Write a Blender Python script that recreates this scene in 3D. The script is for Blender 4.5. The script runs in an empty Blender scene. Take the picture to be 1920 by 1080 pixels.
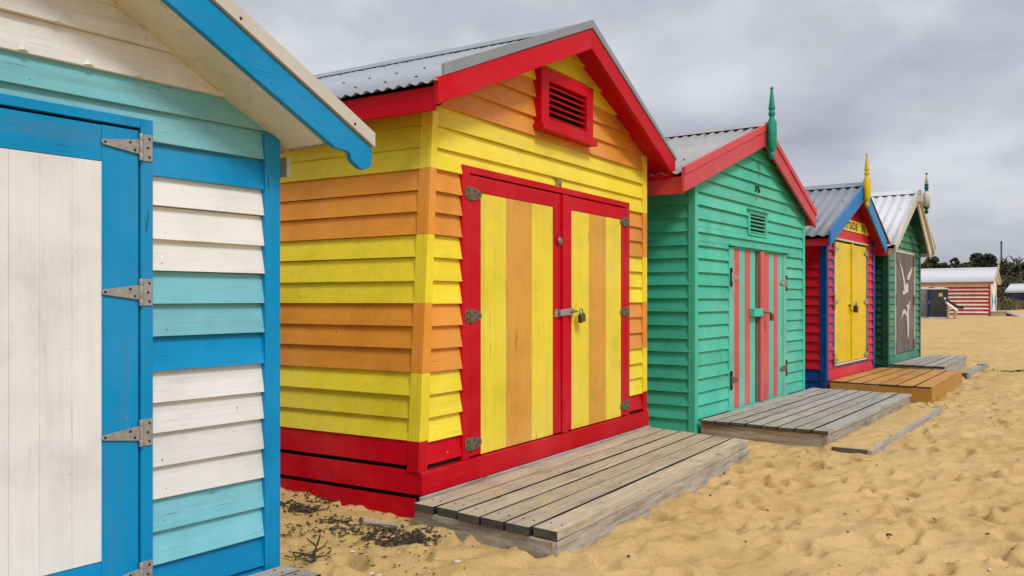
import bpy, math, random
import numpy as np
from mathutils import Vector, Matrix
random.seed(7); rng = np.random.default_rng(11)
S = bpy.context.scene
COL = S.collection
PI = math.pi
SH = 0.03   # cladding stands this far proud of the frame line

# ------------------------------------------------------------------ node helpers
def newmat(name):
    m = bpy.data.materials.new(name); m.use_nodes = True
    nt = m.node_tree; nt.nodes.clear()
    out = nt.nodes.new('ShaderNodeOutputMaterial')
    b = nt.nodes.new('ShaderNodeBsdfPrincipled')
    nt.links.new(b.outputs[0], out.inputs[0])
    return m, nt, b
def nd(nt, typ, props=None, **ins):
    n = nt.nodes.new(typ)
    for k, v in (props or {}).items(): setattr(n, k, v)
    for k, v in ins.items():
        key = int(k[1:]) if k[0] == 'i' and k[1:].isdigit() else k.replace('_', ' ')
        s = n.inputs[key]
        if isinstance(v, bpy.types.NodeSocket): nt.links.new(v, s)
        else: s.default_value = v
    return n
def math_(nt, op, a, b=0.0, clamp=False):
    n = nd(nt, 'ShaderNodeMath', {'operation': op, 'use_clamp': clamp}, i0=a, i1=b); return n.outputs[0]
def mixc(nt, fac, a, b, blend='MIX'):
    n = nt.nodes.new('ShaderNodeMix'); n.data_type = 'RGBA'; n.blend_type = blend
    for s, v in ((n.inputs[0], fac), (n.inputs[6], a), (n.inputs[7], b)):
        if isinstance(v, bpy.types.NodeSocket): nt.links.new(v, s)
        else: s.default_value = v
    return n.outputs[2]
def ramp(nt, fac, stops):
    n = nt.nodes.new('ShaderNodeValToRGB'); nt.links.new(fac, n.inputs[0])
    e = n.color_ramp.elements
    while len(e) < len(stops): e.new(0.5)
    for el, (p, c) in zip(e, stops):
        el.position = p; el.color = (*c, 1) if len(c) == 3 else c
    return n.outputs[0]
def g(v): return (v, v, v)
def c4(c): return (*c, 1.0)
def coords(nt, scale):
    tc = nd(nt, 'ShaderNodeTexCoord')
    mp = nd(nt, 'ShaderNodeMapping', i0=tc.outputs['Object'], i3=scale)
    return mp.outputs[0]
def noise(nt, vec, scale, detail=4.0, rough=0.55, dist=0.0):
    return nd(nt, 'ShaderNodeTexNoise', None, Vector=vec, Scale=scale, Detail=detail, Roughness=rough, Distortion=dist).outputs[0]

# ------------------------------------------------------------------ materials
def paint(name, rgb, grain='x', rough=0.42, wear=1.0, under=(0.30, 0.24, 0.17), spec=0.22, chalk=0.13):
    """old exterior paint on timber: tone per board, grain bump, grime, specks and small chips"""
    m, nt, b = newmat(name)
    st = {'x': (0.9, 14, 26), 'z': (16, 16, 0.9)}[grain]
    vg = coords(nt, st); vo = coords(nt, (1, 1, 1))
    grain_n = noise(nt, vg, 3.0, 6, 0.62, 0.4)
    blot = noise(nt, vo, 2.3, 5, 0.6)
    at = nd(nt, 'ShaderNodeAttribute', {'attribute_name': 'tone'})
    col = mixc(nt, 1.0, c4(rgb), ramp(nt, blot, [(0.3, g(0.83)), (0.5, g(0.99)), (0.72, g(1.06))]), 'MULTIPLY')
    fade = noise(nt, vo, 1.1, 6, 0.65)
    col = mixc(nt, ramp(nt, fade, [(0.48, g(0)), (0.70, g(chalk))]), col, (0.62, 0.58, 0.50, 1))
    col = mixc(nt, 1.0, col, ramp(nt, at.outputs['Fac'], [(0.0, g(0.88)), (1.0, g(1.06))]), 'MULTIPLY')
    col = mixc(nt, 1.0, col, ramp(nt, grain_n, [(0.3, g(0.95)), (0.6, g(1.02))]), 'MULTIPLY')
    # soft grime running along the timber
    gr = noise(nt, coords(nt, tuple(s * 0.18 for s in st)), 4.0, 5, 0.7)
    col = mixc(nt, ramp(nt, gr, [(0.56, g(0)), (0.78, g(0.34 * wear))]), col, (0.16, 0.125, 0.08, 1))
    # fine drying cracks and nail specks
    cr = noise(nt, coords(nt, tuple(s * 1.0 for s in (st if grain == 'z' else (1.5, 30, 60)))), 2.6, 3, 0.5)
    msk = noise(nt, vo, 3.1, 2)
    crack = math_(nt, 'MULTIPLY', ramp(nt, cr, [(0.68, g(0)), (0.71, g(min(1, 0.85 * wear)))]), ramp(nt, msk, [(0.48, g(0)), (0.58, g(1))]))
    col = mixc(nt, crack, col, c4(tuple(v * 0.25 + 0.01 for v in rgb)))
    sp = noise(nt, vo, 38.0, 1, 0.4)
    col = mixc(nt, ramp(nt, sp, [(0.80, g(0)), (0.815, g(0.8 * wear))]), col, (0.05, 0.035, 0.02, 1))
    ch = noise(nt, vo, 17.0, 4, 0.6)
    col = mixc(nt, ramp(nt, ch, [(0.755, g(0)), (0.762, g(0.8 * wear))]), col, c4(under))
    nt.links.new(col, b.inputs['Base Color'])
    nt.links.new(ramp(nt, blot, [(0.25, g(rough - 0.08)), (0.75, g(rough + 0.14))]), b.inputs['Roughness'])
    h = math_(nt, 'ADD', math_(nt, 'MULTIPLY', grain_n, 1.0), math_(nt, 'MULTIPLY', crack, -0.8))
    b.inputs['Specular IOR Level'].default_value = spec
    bp = nd(nt, 'ShaderNodeBump', None, Strength=0.22, Distance=0.006, Height=h)
    nt.links.new(bp.outputs[0], b.inputs['Normal'])
    return m

def weathered(name, c_lo, c_hi, grain='x', stain=(0.10, 0.075, 0.05), rough=0.85, dark=0.55, dust=0.0):
    m, nt, b = newmat(name)
    st = {'x': (0.8, 11, 11), 'z': (11, 11, 0.8), 'y': (11, 0.8, 11)}[grain]
    vg = coords(nt, st); vo = coords(nt, (1, 1, 1))
    at = nd(nt, 'ShaderNodeAttribute', {'attribute_name': 'tone'})
    shift = nd(nt, 'ShaderNodeVectorMath', {'operation': 'ADD'}, i0=vg, i1=nd(nt, 'ShaderNodeCombineXYZ', None, X=math_(nt, 'MULTIPLY', at.outputs['Fac'], 37.0), Y=math_(nt, 'MULTIPLY', at.outputs['Fac'], 91.0)).outputs[0]).outputs[0]
    a = noise(nt, shift, 2.2, 8, 0.68, 0.9)
    fine = noise(nt, shift, 9.0, 6, 0.7, 0.3)
    blot = noise(nt, vo, 2.6, 5, 0.6)
    col = ramp(nt, a, [(0.22, tuple(v * dark for v in c_lo)), (0.36, c_lo), (0.62, c_hi), (0.80, tuple(min(1, v * 1.08) for v in c_hi))])
    col = mixc(nt, 1.0, col, ramp(nt, fine, [(0.30, g(0.72)), (0.50, g(1.0)), (0.7, g(1.05))]), 'MULTIPLY')
    col = mixc(nt, 1.0, col, ramp(nt, at.outputs['Fac'], [(0, g(0.80)), (1, g(1.10))]), 'MULTIPLY')
    col = mixc(nt, ramp(nt, blot, [(0.56, g(0)), (0.78, g(0.5))]), col, c4(stain))
    knots = nd(nt, 'ShaderNodeTexVoronoi', None, Vector=coords(nt, tuple(1 if s > 5 else 0.45 for s in st)), Scale=3.4)
    kf = ramp(nt, knots.outputs['Distance'], [(0.035, g(0.85)), (0.075, g(0))])
    col = mixc(nt, kf, col, (0.045, 0.03, 0.018, 1))
    if dust:   # dry sand lying on the planks
        du = noise(nt, vo, 3.4, 7, 0.72, 0.5)
        col = mixc(nt, ramp(nt, du, [(0.50, g(0)), (0.72, g(dust))]), col, (0.52, 0.375, 0.19, 1))
    nt.links.new(col, b.inputs['Base Color']); b.inputs['Roughness'].default_value = rough
    h = math_(nt, 'ADD', a, math_(nt, 'MULTIPLY', fine, 0.6))
    bp = nd(nt, 'ShaderNodeBump', None, Strength=0.5, Distance=0.008, Height=h)
    nt.links.new(bp.outputs[0], b.inputs['Normal'])
    return m

def plain(name, rgb, rough=0.5, metal=0.0, var=0.12, scale=6.0, bump=0.0, stain=None):
    m, nt, b = newmat(name)
    vo = coords(nt, (1, 1, 1)); n = noise(nt, vo, scale, 5, 0.6)
    col = mixc(nt, 1.0, c4(rgb), ramp(nt, n, [(0.3, g(1 - var)), (0.7, g(1 + var * 0.6))]), 'MULTIPLY')
    if stain:
        s = noise(nt, vo, scale * 2.7, 5, 0.65)
        col = mixc(nt, ramp(nt, s, [(0.5, g(0)), (0.68, g(0.85))]), col, c4(stain))
    nt.links.new(col, b.inputs['Base Color'])
    b.inputs['Roughness'].default_value = rough; b.inputs['Metallic'].default_value = metal
    if bump:
        bp = nd(nt, 'ShaderNodeBump', None, Strength=bump, Distance=0.01, Height=n); nt.links.new(bp.outputs[0], b.inputs['Normal'])
    return m

M = {}
def P(k, rgb, **kw):
    M[k] = paint(k, rgb, **kw)
BLUE = (0.0, 0.265, 0.535); TURQ = (0.20, 0.54, 0.60); WHITE = (0.77, 0.76, 0.715)
P('blue_x', BLUE, chalk=.045); P('blue_z', BLUE, chalk=.045, grain='z'); P('turquoise', TURQ); P('white_x', WHITE, wear=.55); P('white_z', WHITE, grain='z', wear=.25)
P('cream', (0.66, 0.60, 0.45), wear=1.3); P('cream_trim', (0.60, 0.545, 0.45), rough=0.5)
YEL = (0.88, 0.70, 0.03); ORA = (0.80, 0.31, 0.032); RED = (0.56, 0.002, 0.012)
P('yellow_x', YEL); P('yellow_z', YEL, grain='z'); P('orange_x', ORA); P('orange_z', ORA, grain='z')
P('red_x', RED, spec=.10, chalk=.035, wear=0.8, under=(0.7, 0.5, 0.45)); P('red_z', RED, spec=.10, chalk=.035, grain='z', wear=0.7)
P('red_sill', RED, spec=.10, chalk=.035, wear=2.6, under=(0.75, 0.62, 0.52)); P('ora_panel', (0.72, 0.36, 0.05), grain='z'); P('yel_panel', (0.85, 0.67, 0.045), grain='z')
GRN = (0.065, 0.52, 0.345)
P('green_x', GRN); P('green_z', GRN, grain='z'); P('green_pale', (0.13, 0.52, 0.38), grain='z'); P('coral_x', (0.62, 0.065, 0.07), chalk=.05, wear=0.8); P('coral_z', (0.64, 0.105, 0.095), grain='z')
P('green_finial', (0.0, 0.25, 0.135), grain='z')
P('crimson_x', (0.62, 0.010, 0.03), chalk=.05); P('navy_z', (0.005, 0.055, 0.24), chalk=.04, grain='z'); P('sky_x', (0.015, 0.19, 0.46), chalk=.05); P('gold_z', (0.80, 0.55, 0.004), chalk=.04, grain='z', rough=0.36)
P('gold_x', (0.84, 0.62, 0.02)); P('finial_yellow', (0.66, 0.47, 0.006), grain='z')
P('forest_x', (0.035, 0.225, 0.125)); P('forest_trim_shade_z', (0.012, 0.085, 0.05), grain='z'); P('bone_z', (0.66, 0.62, 0.50), grain='z'); P('bone_x', (0.62, 0.58, 0.45))  # second forest green is darker: side-wall shade put into the colour
P('worn_white', (0.60, 0.57, 0.48), grain='z', wear=2); P('ochre_x', (0.50, 0.245, 0.045), rough=0.55, wear=0.6)
P('far_red', (0.50, 0.008, 0.016), wear=0.3); P('far_white', (0.88, 0.83, 0.72), wear=0.3); P('far_teal', (0.01, 0.30, 0.42), wear=0.3, grain='z'); P('far_navy', (0.008, 0.03, 0.11), wear=0.3)
M['deck'] = weathered('deck_timber', (0.36, 0.295, 0.205), (0.56, 0.475, 0.345), dust=.75)
M['deck_grey'] = weathered('deck_timber_grey', (0.29, 0.265, 0.225), (0.48, 0.44, 0.375), dust=.6)
M['deck_side'] = weathered('bearer_timber', (0.24, 0.205, 0.155), (0.52, 0.46, 0.365), stain=(0.06, 0.045, 0.03))
M['deck_side_y'] = weathered('bearer_timber_along', (0.24, 0.205, 0.155), (0.52, 0.46, 0.365), grain='y', stain=(0.06, 0.045, 0.03))
M['deck_end'] = weathered('board_end_timber', (0.055, 0.05, 0.04), (0.11, 0.095, 0.075), grain='y')
M['old_door'] = weathered('silvered_door_timber', (0.085, 0.064, 0.052), (0.25, 0.20, 0.165), grain='z', stain=(0.24, 0.10, 0.05))
M['dark'] = plain('void_shade', (0.012, 0.012, 0.012), 0.9)  # near black: shade of gaps and hollows put into the colour
M['galv'] = plain('galvanised_steel', (0.40, 0.385, 0.35), 0.42, 0.45, 0.22, 25, 0.1, stain=(0.27, 0.22, 0.16))
M['rust'] = plain('rusted_steel', (0.20, 0.16, 0.10), 0.6, 0.35, 0.3, 45, 0.2, stain=(0.07, 0.035, 0.015))
M['screw'] = plain('screw_head', (0.035, 0.022, 0.015), 0.6, 0.3)
M['black'] = plain('black_metal', (0.015, 0.014, 0.013), 0.5, 0.2)
M['brass'] = plain('tarnished_brass', (0.17, 0.125, 0.045), 0.42, 0.7, 0.25, 30)
M['number_brass'] = plain('dull_brass_number', (0.38, 0.28, 0.10), 0.5, 0.3)
M['knob'] = plain('grey_knob', (0.22, 0.20, 0.19), 0.4, 0.4)
M['roof_grey'] = plain('zinc_sheet', (0.36, 0.375, 0.395), 0.5, 0.15, 0.10, 3)
M['roof_cream'] = plain('cream_sheet', (0.36, 0.35, 0.32), 0.55, 0.05, 0.10, 3)
M['roof_steel'] = plain('steel_blue_sheet', (0.25, 0.265, 0.285), 0.5, 0.1, 0.10, 3)
M['roof_white'] = plain('white_sheet', (0.62, 0.62, 0.61), 0.6, 0.0, 0.06, 3)
M['flashing'] = plain('grey_flashing', (0.27, 0.29, 0.30), 0.45, 0.2, 0.1, 4)
M['cream_cap'] = plain('cream_capping', (0.55, 0.505, 0.43), 0.5, 0.0, 0.06, 4)

# ------------------------------------------------------------------ mesh builder
class MB:
    def __init__(s): s.v = []; s.f = []; s.m = []; s.t = []; s.sm = []; s.mats = []
    def mi(s, m):
        m = M[m] if isinstance(m, str) else m
        if m not in s.mats: s.mats.append(m)
        return s.mats.index(m)
    def add(s, vs, fs, m, tone=None, smooth=False):
        k = len(s.v); s.v.extend([tuple(p) for p in vs]); i = s.mi(m)
        t = random.random() if tone is None else tone
        for f in fs:
            s.f.append([k + q for q in f]); s.m.append(i); s.t.append(t); s.sm.append(smooth)
    def box(s, x0, x1, y0, y1, z0, z1, m, tone=None):
        vs = [(x, y, z) for z in (z0, z1) for y in (y0, y1) for x in (x0, x1)]
        s.add(vs, [(0, 2, 3, 1), (4, 5, 7, 6), (0, 1, 5, 4), (2, 6, 7, 3), (0, 4, 6, 2), (1, 3, 7, 5)], m, tone)
    def prism(s, poly, fn, m, tone=None):
        """poly: list of 2-D points, fn(p, side) -> 3-D point for side 0/1"""
        n = len(poly)
        ar = sum(poly[i][0] * poly[(i + 1) % n][1] - poly[(i + 1) % n][0] * poly[i][1] for i in range(n))
        if ar < 0: poly = poly[::-1]
        vs = [fn(p, 0) for p in poly] + [fn(p, 1) for p in poly]
        fs = [tuple(range(n))[::-1], tuple(range(n, 2 * n))] + [(i, (i + 1) % n, n + (i + 1) % n, n + i) for i in range(n)]
        s.add(vs, fs, m, tone)
    def tube(s, pts, rad, m, n=8, tone=None):
        pts = [Vector(p) for p in pts]; rad = rad if isinstance(rad, (list, tuple)) else [rad] * len(pts)
        vs = []; fs = []
        for i, p in enumerate(pts):
            d = (pts[min(i + 1, len(pts) - 1)] - pts[max(i - 1, 0)]).normalized()
            up = Vector((0, 0, 1)) if abs(d.z) < 0.9 else Vector((1, 0, 0))
            a = d.cross(up).normalized(); b = d.cross(a).normalized()
            for k in range(n):
                q = 2 * PI * k / n; vs.append(p + (a * math.cos(q) + b * math.sin(q)) * rad[i])
        for i in range(len(pts) - 1):
            for k in range(n):
                fs.append((i * n + k, i * n + (k + 1) % n, (i + 1) * n + (k + 1) % n, (i + 1) * n + k))
        fs.append(tuple(range(n))); L = (len(pts) - 1) * n; fs.append(tuple(L + k for k in range(n))[::-1])
        s.add(vs, fs, m, tone, True)
    def lathe(s, prof, c, m, n=16, sq=None, tone=None):
        """prof: (r, z); sq(z)->True where the section is a chamfered square"""
        vs = []; fs = []
        for r, z in prof:
            for k in range(n):
                q = 2 * PI * k / n + PI / n; rr = r
                if sq and sq(z):
                    cs = max(abs(math.cos(q)), abs(math.sin(q))); cd = (abs(math.cos(q)) + abs(math.sin(q))) / 1.22
                    rr = r / max(cs, cd)
                vs.append((c[0] + rr * math.cos(q), c[1] + rr * math.sin(q), c[2] + z))
        for i in range(len(prof) - 1):
            for k in range(n):
                fs.append((i * n + k, i * n + (k + 1) % n, (i + 1) * n + (k + 1) % n, (i + 1) * n + k))
        fs.append(tuple(range(n))[::-1]); L = (len(prof) - 1) * n; fs.append(tuple(L + k for k in range(n)))
        s.add(vs, fs, m, tone, True)
    def build(s, name, parent=None, bevel=0.0, deform=None, fix=True, **kw):
        me = bpy.data.meshes.new(name)
        vs = [deform(p) for p in s.v] if deform else s.v
        me.from_pydata(vs, [], s.f)
        for m in s.mats: me.materials.append(m)
        me.polygons.foreach_set('material_index', s.m)
        me.polygons.foreach_set('use_smooth', s.sm)
        a = me.attributes.new('tone', 'FLOAT', 'FACE'); a.data.foreach_set('value', s.t)
        me.update()
        if fix:
            import bmesh
            bm = bmesh.new(); bm.from_mesh(me); bmesh.ops.recalc_face_normals(bm, faces=bm.faces[:]); bm.to_mesh(me); bm.free()
        o = bpy.data.objects.new(name, me); COL.objects.link(o)
        if parent: o.parent = parent
        if bevel:
            b = o.modifiers.new('bevel', 'BEVEL'); b.width = bevel; b.segments = 2; b.limit_method = 'ANGLE'; b.angle_limit = 0.7
        if any(s.sm):
            try:
                with bpy.context.temp_override(object=o, active_object=o, selected_objects=[o], selected_editable_objects=[o]):
                    pass
            except Exception: pass
        for k, v in kw.items(): o[k] = v
        return o

def thing(name, label, cat, loc=(0, 0, 0), rz=0.0, group=None):
    o = bpy.data.objects.new(name, None); COL.objects.link(o); o.empty_display_size = 0.2
    o.location = loc; o.rotation_euler = (0, 0, rz); o['label'] = label; o['category'] = cat
    if group: o['group'] = group
    return o
def tag(o, label, cat, group=None, kind=None):
    if label: o['label'] = label
    if cat: o['category'] = cat
    if group: o['group'] = group
    if kind: o['kind'] = kind
    return o

def clip(poly, conv):
    """clip poly by a convex polygon (counter-clockwise)"""
    out = poly
    n = len(conv)
    for i in range(n):
        ax, ay = conv[i]; bx, by = conv[(i + 1) % n]
        inp = out; out = []
        if not inp: break
        def d(p): return (bx - ax) * (p[1] - ay) - (by - ay) * (p[0] - ax)
        for j in range(len(inp)):
            p, q = inp[j - 1], inp[j]; dp, dq = d(p), d(q)
            if dq >= 0:
                if dp < 0:
                    t = dp / (dp - dq); out.append((p[0] + t * (q[0] - p[0]), p[1] + t * (q[1] - p[1])))
                out.append(q)
            elif dp >= 0:
                t = dp / (dp - dq); out.append((p[0] + t * (q[0] - p[0]), p[1] + t * (q[1] - p[1])))
    return out

def frame(kind, x=0.0):
    """maps (a, z, out) on a hut wall to local xyz"""
    if kind == 'front': return lambda a, z, c: (a, -c, z)
    if kind == 'left':  return lambda a, z, c: (x - c, a, z)
    if kind == 'right': return lambda a, z, c: (x + c, a, z)
    if kind == 'back':  return lambda a, z, c: (a, x + c, z)

def clap(mb, fr, outline, zs, matfn, holes=(), ob=0.031, ot=0.004, flat=False, wob=0.0035, nails=True):
    a0 = min(p[0] for p in outline); a1 = max(p[0] for p in outline)
    ar = sum(outline[i][0] * outline[(i + 1) % len(outline)][1] - outline[(i + 1) % len(outline)][0] * outline[i][1] for i in range(len(outline)))
    if ar < 0: outline = outline[::-1]
    for i in range(len(zs) - 1):
        z0, z1 = zs[i], zs[i + 1]
        cuts = sorted({z0, z1} | {z for h in holes for z in h[2:4] if z0 + 0.004 < z < z1 - 0.004})
        m = matfn(i, z0); t = random.random()
        jl, jr = random.uniform(-wob, wob), random.uniform(-wob, wob); jo = random.uniform(-0.004, 0.003); jo2 = random.uniform(-0.004, 0.003)
        for q in range(len(cuts) - 1):
            lo, hi = cuts[q], cuts[q + 1]
            ivs = [(a0, a1)]
            for h in holes:
                if h[2] < hi - 1e-4 and h[3] > lo + 1e-4:
                    nv = []
                    for s0, s1 in ivs:
                        if h[1] <= s0 or h[0] >= s1: nv.append((s0, s1)); continue
                        if h[0] > s0: nv.append((s0, h[0]))
                        if h[1] < s1: nv.append((h[1], s1))
                    ivs = nv
            for s0, s1 in ivs:
                if s1 - s0 < 0.01: continue
                nseg = max(1, int((s1 - s0) / 0.9))
                poly = clip([(s0, lo), (s1, lo), (s1, hi), (s0, hi)], outline)
                if len(poly) < 3: continue
                def fn(p, side, lo=lo):
                    k = (p[0] - a0) / max(1e-6, a1 - a0)
                    f = (p[1] - z0) / (z1 - z0)
                    z = p[1] + ((jl + (jr - jl) * k) if q == 0 and f < 0.5 else 0)
                    if flat: o = ob + (jo + (jo2 - jo) * k)
                    else: o = ob + (ot - ob) * f + (jo + (jo2 - jo) * k) * (1 - f)
                    return fr(p[0], z, o if side else 0.001)
                mb.prism(poly, fn, m, t)
                if nails and q == 0 and not flat:
                    na = [s0 + .05 + random.uniform(-.015, .02), s1 - .05 + random.uniform(-.02, .015)] + [s0 + .45 * k for k in range(1, int((s1 - s0 - .2) / .45) + 1)]
                    for a in na:
                        zq = z0 + .026 + random.uniform(-.006, .01)
                        if random.random() < .3 or len(clip([(a - .01, zq - .01), (a + .01, zq - .01), (a, zq + .01)], outline)) != 3: continue
                        f = (zq - z0) / (z1 - z0); k = (a - a0) / max(1e-6, a1 - a0); o = ob + (ot - ob) * f + (jo + (jo2 - jo) * k) * (1 - f); r = random.uniform(.0025, .004)
                        vs = [fr(a + rr * math.cos(w_), zq + rr * math.sin(w_), o + h) for rr, h in ((r, -.001), (r * .8, .0012)) for w_ in [2 * PI * e / 7 for e in range(7)]]
                        mb.add(vs, [tuple(range(7, 14))] + [(e, (e + 1) % 7, 7 + (e + 1) % 7, 7 + e) for e in range(7)], 'screw' if random.random() < .5 else m)

def corrugated(mb, xr, zr, xe, ze, y0, y1, pitch, amp, mat, screws=(), thick=0.003, per=8, every=3):
    n = max(8, int((y1 - y0) / pitch * per)); vs = []; fs = []
    sl = Vector((xe - xr, 0, ze - zr)); L = sl.length; sl.normalize()
    nn = Vector((-sl.z, 0, sl.x));  nn = nn if nn.z > 0 else -nn
    for i in range(n + 1):
        y = y0 + (y1 - y0) * i / n; w = amp * math.sin(2 * PI * (y - y0) / pitch)
        for (x, z) in ((xr, zr), (xe, ze)):
            for th in (0, -thick):
                p = Vector((x, y, z)) + nn * (w + th); vs.append(p)
    for i in range(n):
        a = i * 4; b = a + 4
        fs += [(a, a + 2, b + 2, b), (a + 1, b + 1, b + 3, a + 3), (a + 2, a + 3, b + 3, b + 2), (a, b, b + 1, a + 1)]
    mb.add(vs, fs, mat, 0.5, True)
    # fixing screws sit on the wave crests
    k = 0
    y = y0 + pitch * 0.25
    while y < y1 - 0.03:
        if k % every == 1:
            for j, f in enumerate(screws):
                yy = y + (pitch if j % 2 else 0)
                c = Vector((xr + (xe - xr) * f, yy, zr + (ze - zr) * f)) + nn * (amp + 0.003)
                s = 0.011
                for (r, h) in ((s, 0.006),):
                    vv = []
                    for hz in (0, h):
                        for q in range(8):
                            ang = 2 * PI * q / 8
                            vv.append(c + sl * (r * math.cos(ang)) + Vector((0, 1, 0)) * (r * math.sin(ang)) + nn * hz)
                    mb.add(vv, [tuple(range(8)), tuple(range(8, 16))] + [(q, (q + 1) % 8, 8 + (q + 1) % 8, 8 + q) for q in range(8)], 'screw')
        y += pitch; k += 1

def text_mesh(name, s, size, depth, mat, parent, loc, rot, sx=1.0, spacing=1.0):
    c = bpy.data.curves.new(name, 'FONT'); c.body = s; c.size = size; c.extrude = depth; c.align_x = 'CENTER'; c.align_y = 'CENTER'; c.space_character = spacing
    c.offset = size * 0.012
    to = bpy.data.objects.new(name + '_src', c); COL.objects.link(to)
    dg = bpy.context.evaluated_depsgraph_get()
    me = bpy.data.meshes.new_from_object(to.evaluated_get(dg)); me.name = name
    bpy.data.objects.remove(to); bpy.data.curves.remove(c)
    me.materials.clear(); me.materials.append(M[mat])
    o = bpy.data.objects.new(name, me); COL.objects.link(o); o.parent = parent
    o.location = loc; o.rotation_euler = rot; o.scale = (sx, 1, 1)
    return o
FRONT_TEXT = (PI / 2, 0, 0)

def finial(parent, x, y, z0, h, mats, name='finial', r=0.056):
    """turned spire: ball drop, chamfered square shaft, vase turnings, long tapering tip"""
    k = h / 0.82; y -= SH
    pr = [(0.006, 0), (0.030, 0.018), (0.036, 0.045), (0.026, 0.075), (0.020, 0.085), (0.040, 0.105), (0.044, 0.12), (r, 0.15), (r, 0.41), (0.038, 0.445), (0.032, 0.46),
          (0.024, 0.475), (0.036, 0.50), (0.040, 0.52), (0.034, 0.54), (0.026, 0.55), (0.036, 0.565), (0.040, 0.575), (0.036, 0.59), (0.014, 0.775), (0.011, 0.785), (0.019, 0.795), (0.020, 0.805), (0.012, 0.82)]
    pr = [(a, b * k) for a, b in pr]
    mb = MB()
    if len(mats) == 1:
        mb.lathe(pr, (x, y, z0), mats[0], 16, sq=lambda z: 0.14 * k < z < 0.42 * k)
    else:
        groups = [(0, 7, mats[1]), (7, 9, mats[0]), (9, 18, mats[1]), (18, 20, mats[0]), (19, 24, mats[1])]
        for a, b, m in groups:
            mb.lathe(pr[a:b + 1] if b < 24 else pr[a:], (x, y, z0), m, 16, sq=lambda z: 0.14 * k < z < 0.42 * k)
    return mb.build(name, parent)

def barge(parent, side_pts, off, th, mat, name='barge_board', label=None, trim=None):
    mb = MB(); off += SH
    mb.prism(side_pts, lambda p, s: (p[0], -off + (0 if s else th), p[1]), mat)
    if trim:
        m2, pts2, o2 = trim
        mb.prism(pts2, lambda p, s: (p[0], -off - (o2 if s else -0.001), p[1]), m2)
    return mb.build(name, parent, bevel=0.003)

def tstrap(parent, x, z, dr, L, w0, w1, leaf_w, leaf_h, out, mat, holes=True, leafmat=None, name='hinge', tilt=0.0):
    """T-hinge: leaf on the jamb at x, knuckle, tapering strap running dr (+1/-1) over the door"""
    mb = MB(); leafmat = leafmat or mat
    X = lambda a: x + dr * a
    fn = lambda p, s: (p[0], -(out + (0.005 if s else 0.0)), p[1])
    mb.prism([(X(0.0), z - leaf_h / 2), (X(-leaf_w), z - leaf_h / 2), (X(-leaf_w), z + leaf_h / 2), (X(0.0), z + leaf_h / 2)], fn, leafmat)
    mb.tube([(X(0.0), -out - 0.006, z - leaf_h / 2), (X(0.0), -out - 0.006, z - leaf_h * 0.24)], 0.009, leafmat)
    mb.tube([(X(0.0), -out - 0.006, z - leaf_h * 0.235), (X(0.0), -out - 0.006, z + leaf_h * 0.235)], 0.0085, mat)
    mb.tube([(X(0.0), -out - 0.006, z + leaf_h * 0.24), (X(0.0), -out - 0.006, z + leaf_h / 2)], 0.009, leafmat)
    tip = [(X(L + w1 * math.cos(q)), z + w1 * math.sin(q) + tilt * L) for q in np.linspace(-1.3, 1.3, 7)]
    mb.prism([(X(0.004), z - w0)] + tip + [(X(0.004), z + w0)], fn, mat)
    if holes:
        def screw(a, b):
            mb.lathe([(0.0062, 0), (0.0050, 0.002), (0.002, 0.0025)], (0, 0, 0), 'screw', 10)
            n = 10 * 3
            for i in range(len(mb.v) - n, len(mb.v)):
                p = mb.v[i]; mb.v[i] = (X(a) + p[0], -(out + 0.005) - p[2], b + p[1])
        screw(L * 0.97, z + tilt * L); screw(L * 0.30, z + w0 * 0.42); screw(L * 0.17, z - w0 * 0.5)
        screw(-leaf_w * 0.72, z + leaf_h * 0.34); screw(-leaf_w * 0.6, z); screw(-leaf_w * 0.72, z - leaf_h * 0.34)
    return mb.build(name, parent, bevel=0.0012)

def louvre_vent(parent, x0, x1, z0, z1, fw, out, mat, n, sill=True, lip=False, open_=1.0):
    fr = MB()
    fr.box(x0, x0 + fw, -out, 0.002, z0, z1, mat); fr.box(x1 - fw, x1, -out, 0.002, z0, z1, mat)
    fr.box(x0 + fw, x1 - fw, -out + 0.001, 0.002, z1 - fw * 0.8, z1, mat); fr.box(x0 + fw, x1 - fw, -out + 0.001, 0.002, z0, z0 + fw * 0.5, mat)
    if sill: fr.box(x0 - 0.03, x1 + 0.01, -out - 0.035, 0.0, z0 - 0.045, z0 - 0.001, mat)
    if lip: fr.box(x0 - 0.03, x1 + 0.03, -out - 0.03, 0.0, z1 + 0.001, z1 + 0.018, mat)
    f = fr.build('vent', parent, bevel=0.003)
    lv = MB(); h = (z1 - z0 - fw * 1.3); zz = z0 + fw * 0.5
    for i in range(n):
        a = zz + h * (i + 0.15) / n; t = h / n
        lv.prism([(-out * 0.80, a), (-out * 0.80 - 0.004, a + t * .34 * open_), (-0.006, a + t * 0.95 * open_), (-0.002, a + t * 0.62 * open_)], lambda p, s: (x0 + fw + 0.002 if s else x1 - fw - 0.002, p[0], p[1]), mat)
    lv.build('louvre', f)
    bk = MB(); bk.box(x0 + fw * 0.5, x1 - fw * 0.5, -0.0015, 0.0, z0 + 0.004, z1 - 0.004, 'dark'); bk.build('vent_backing', f)
    return f

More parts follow.
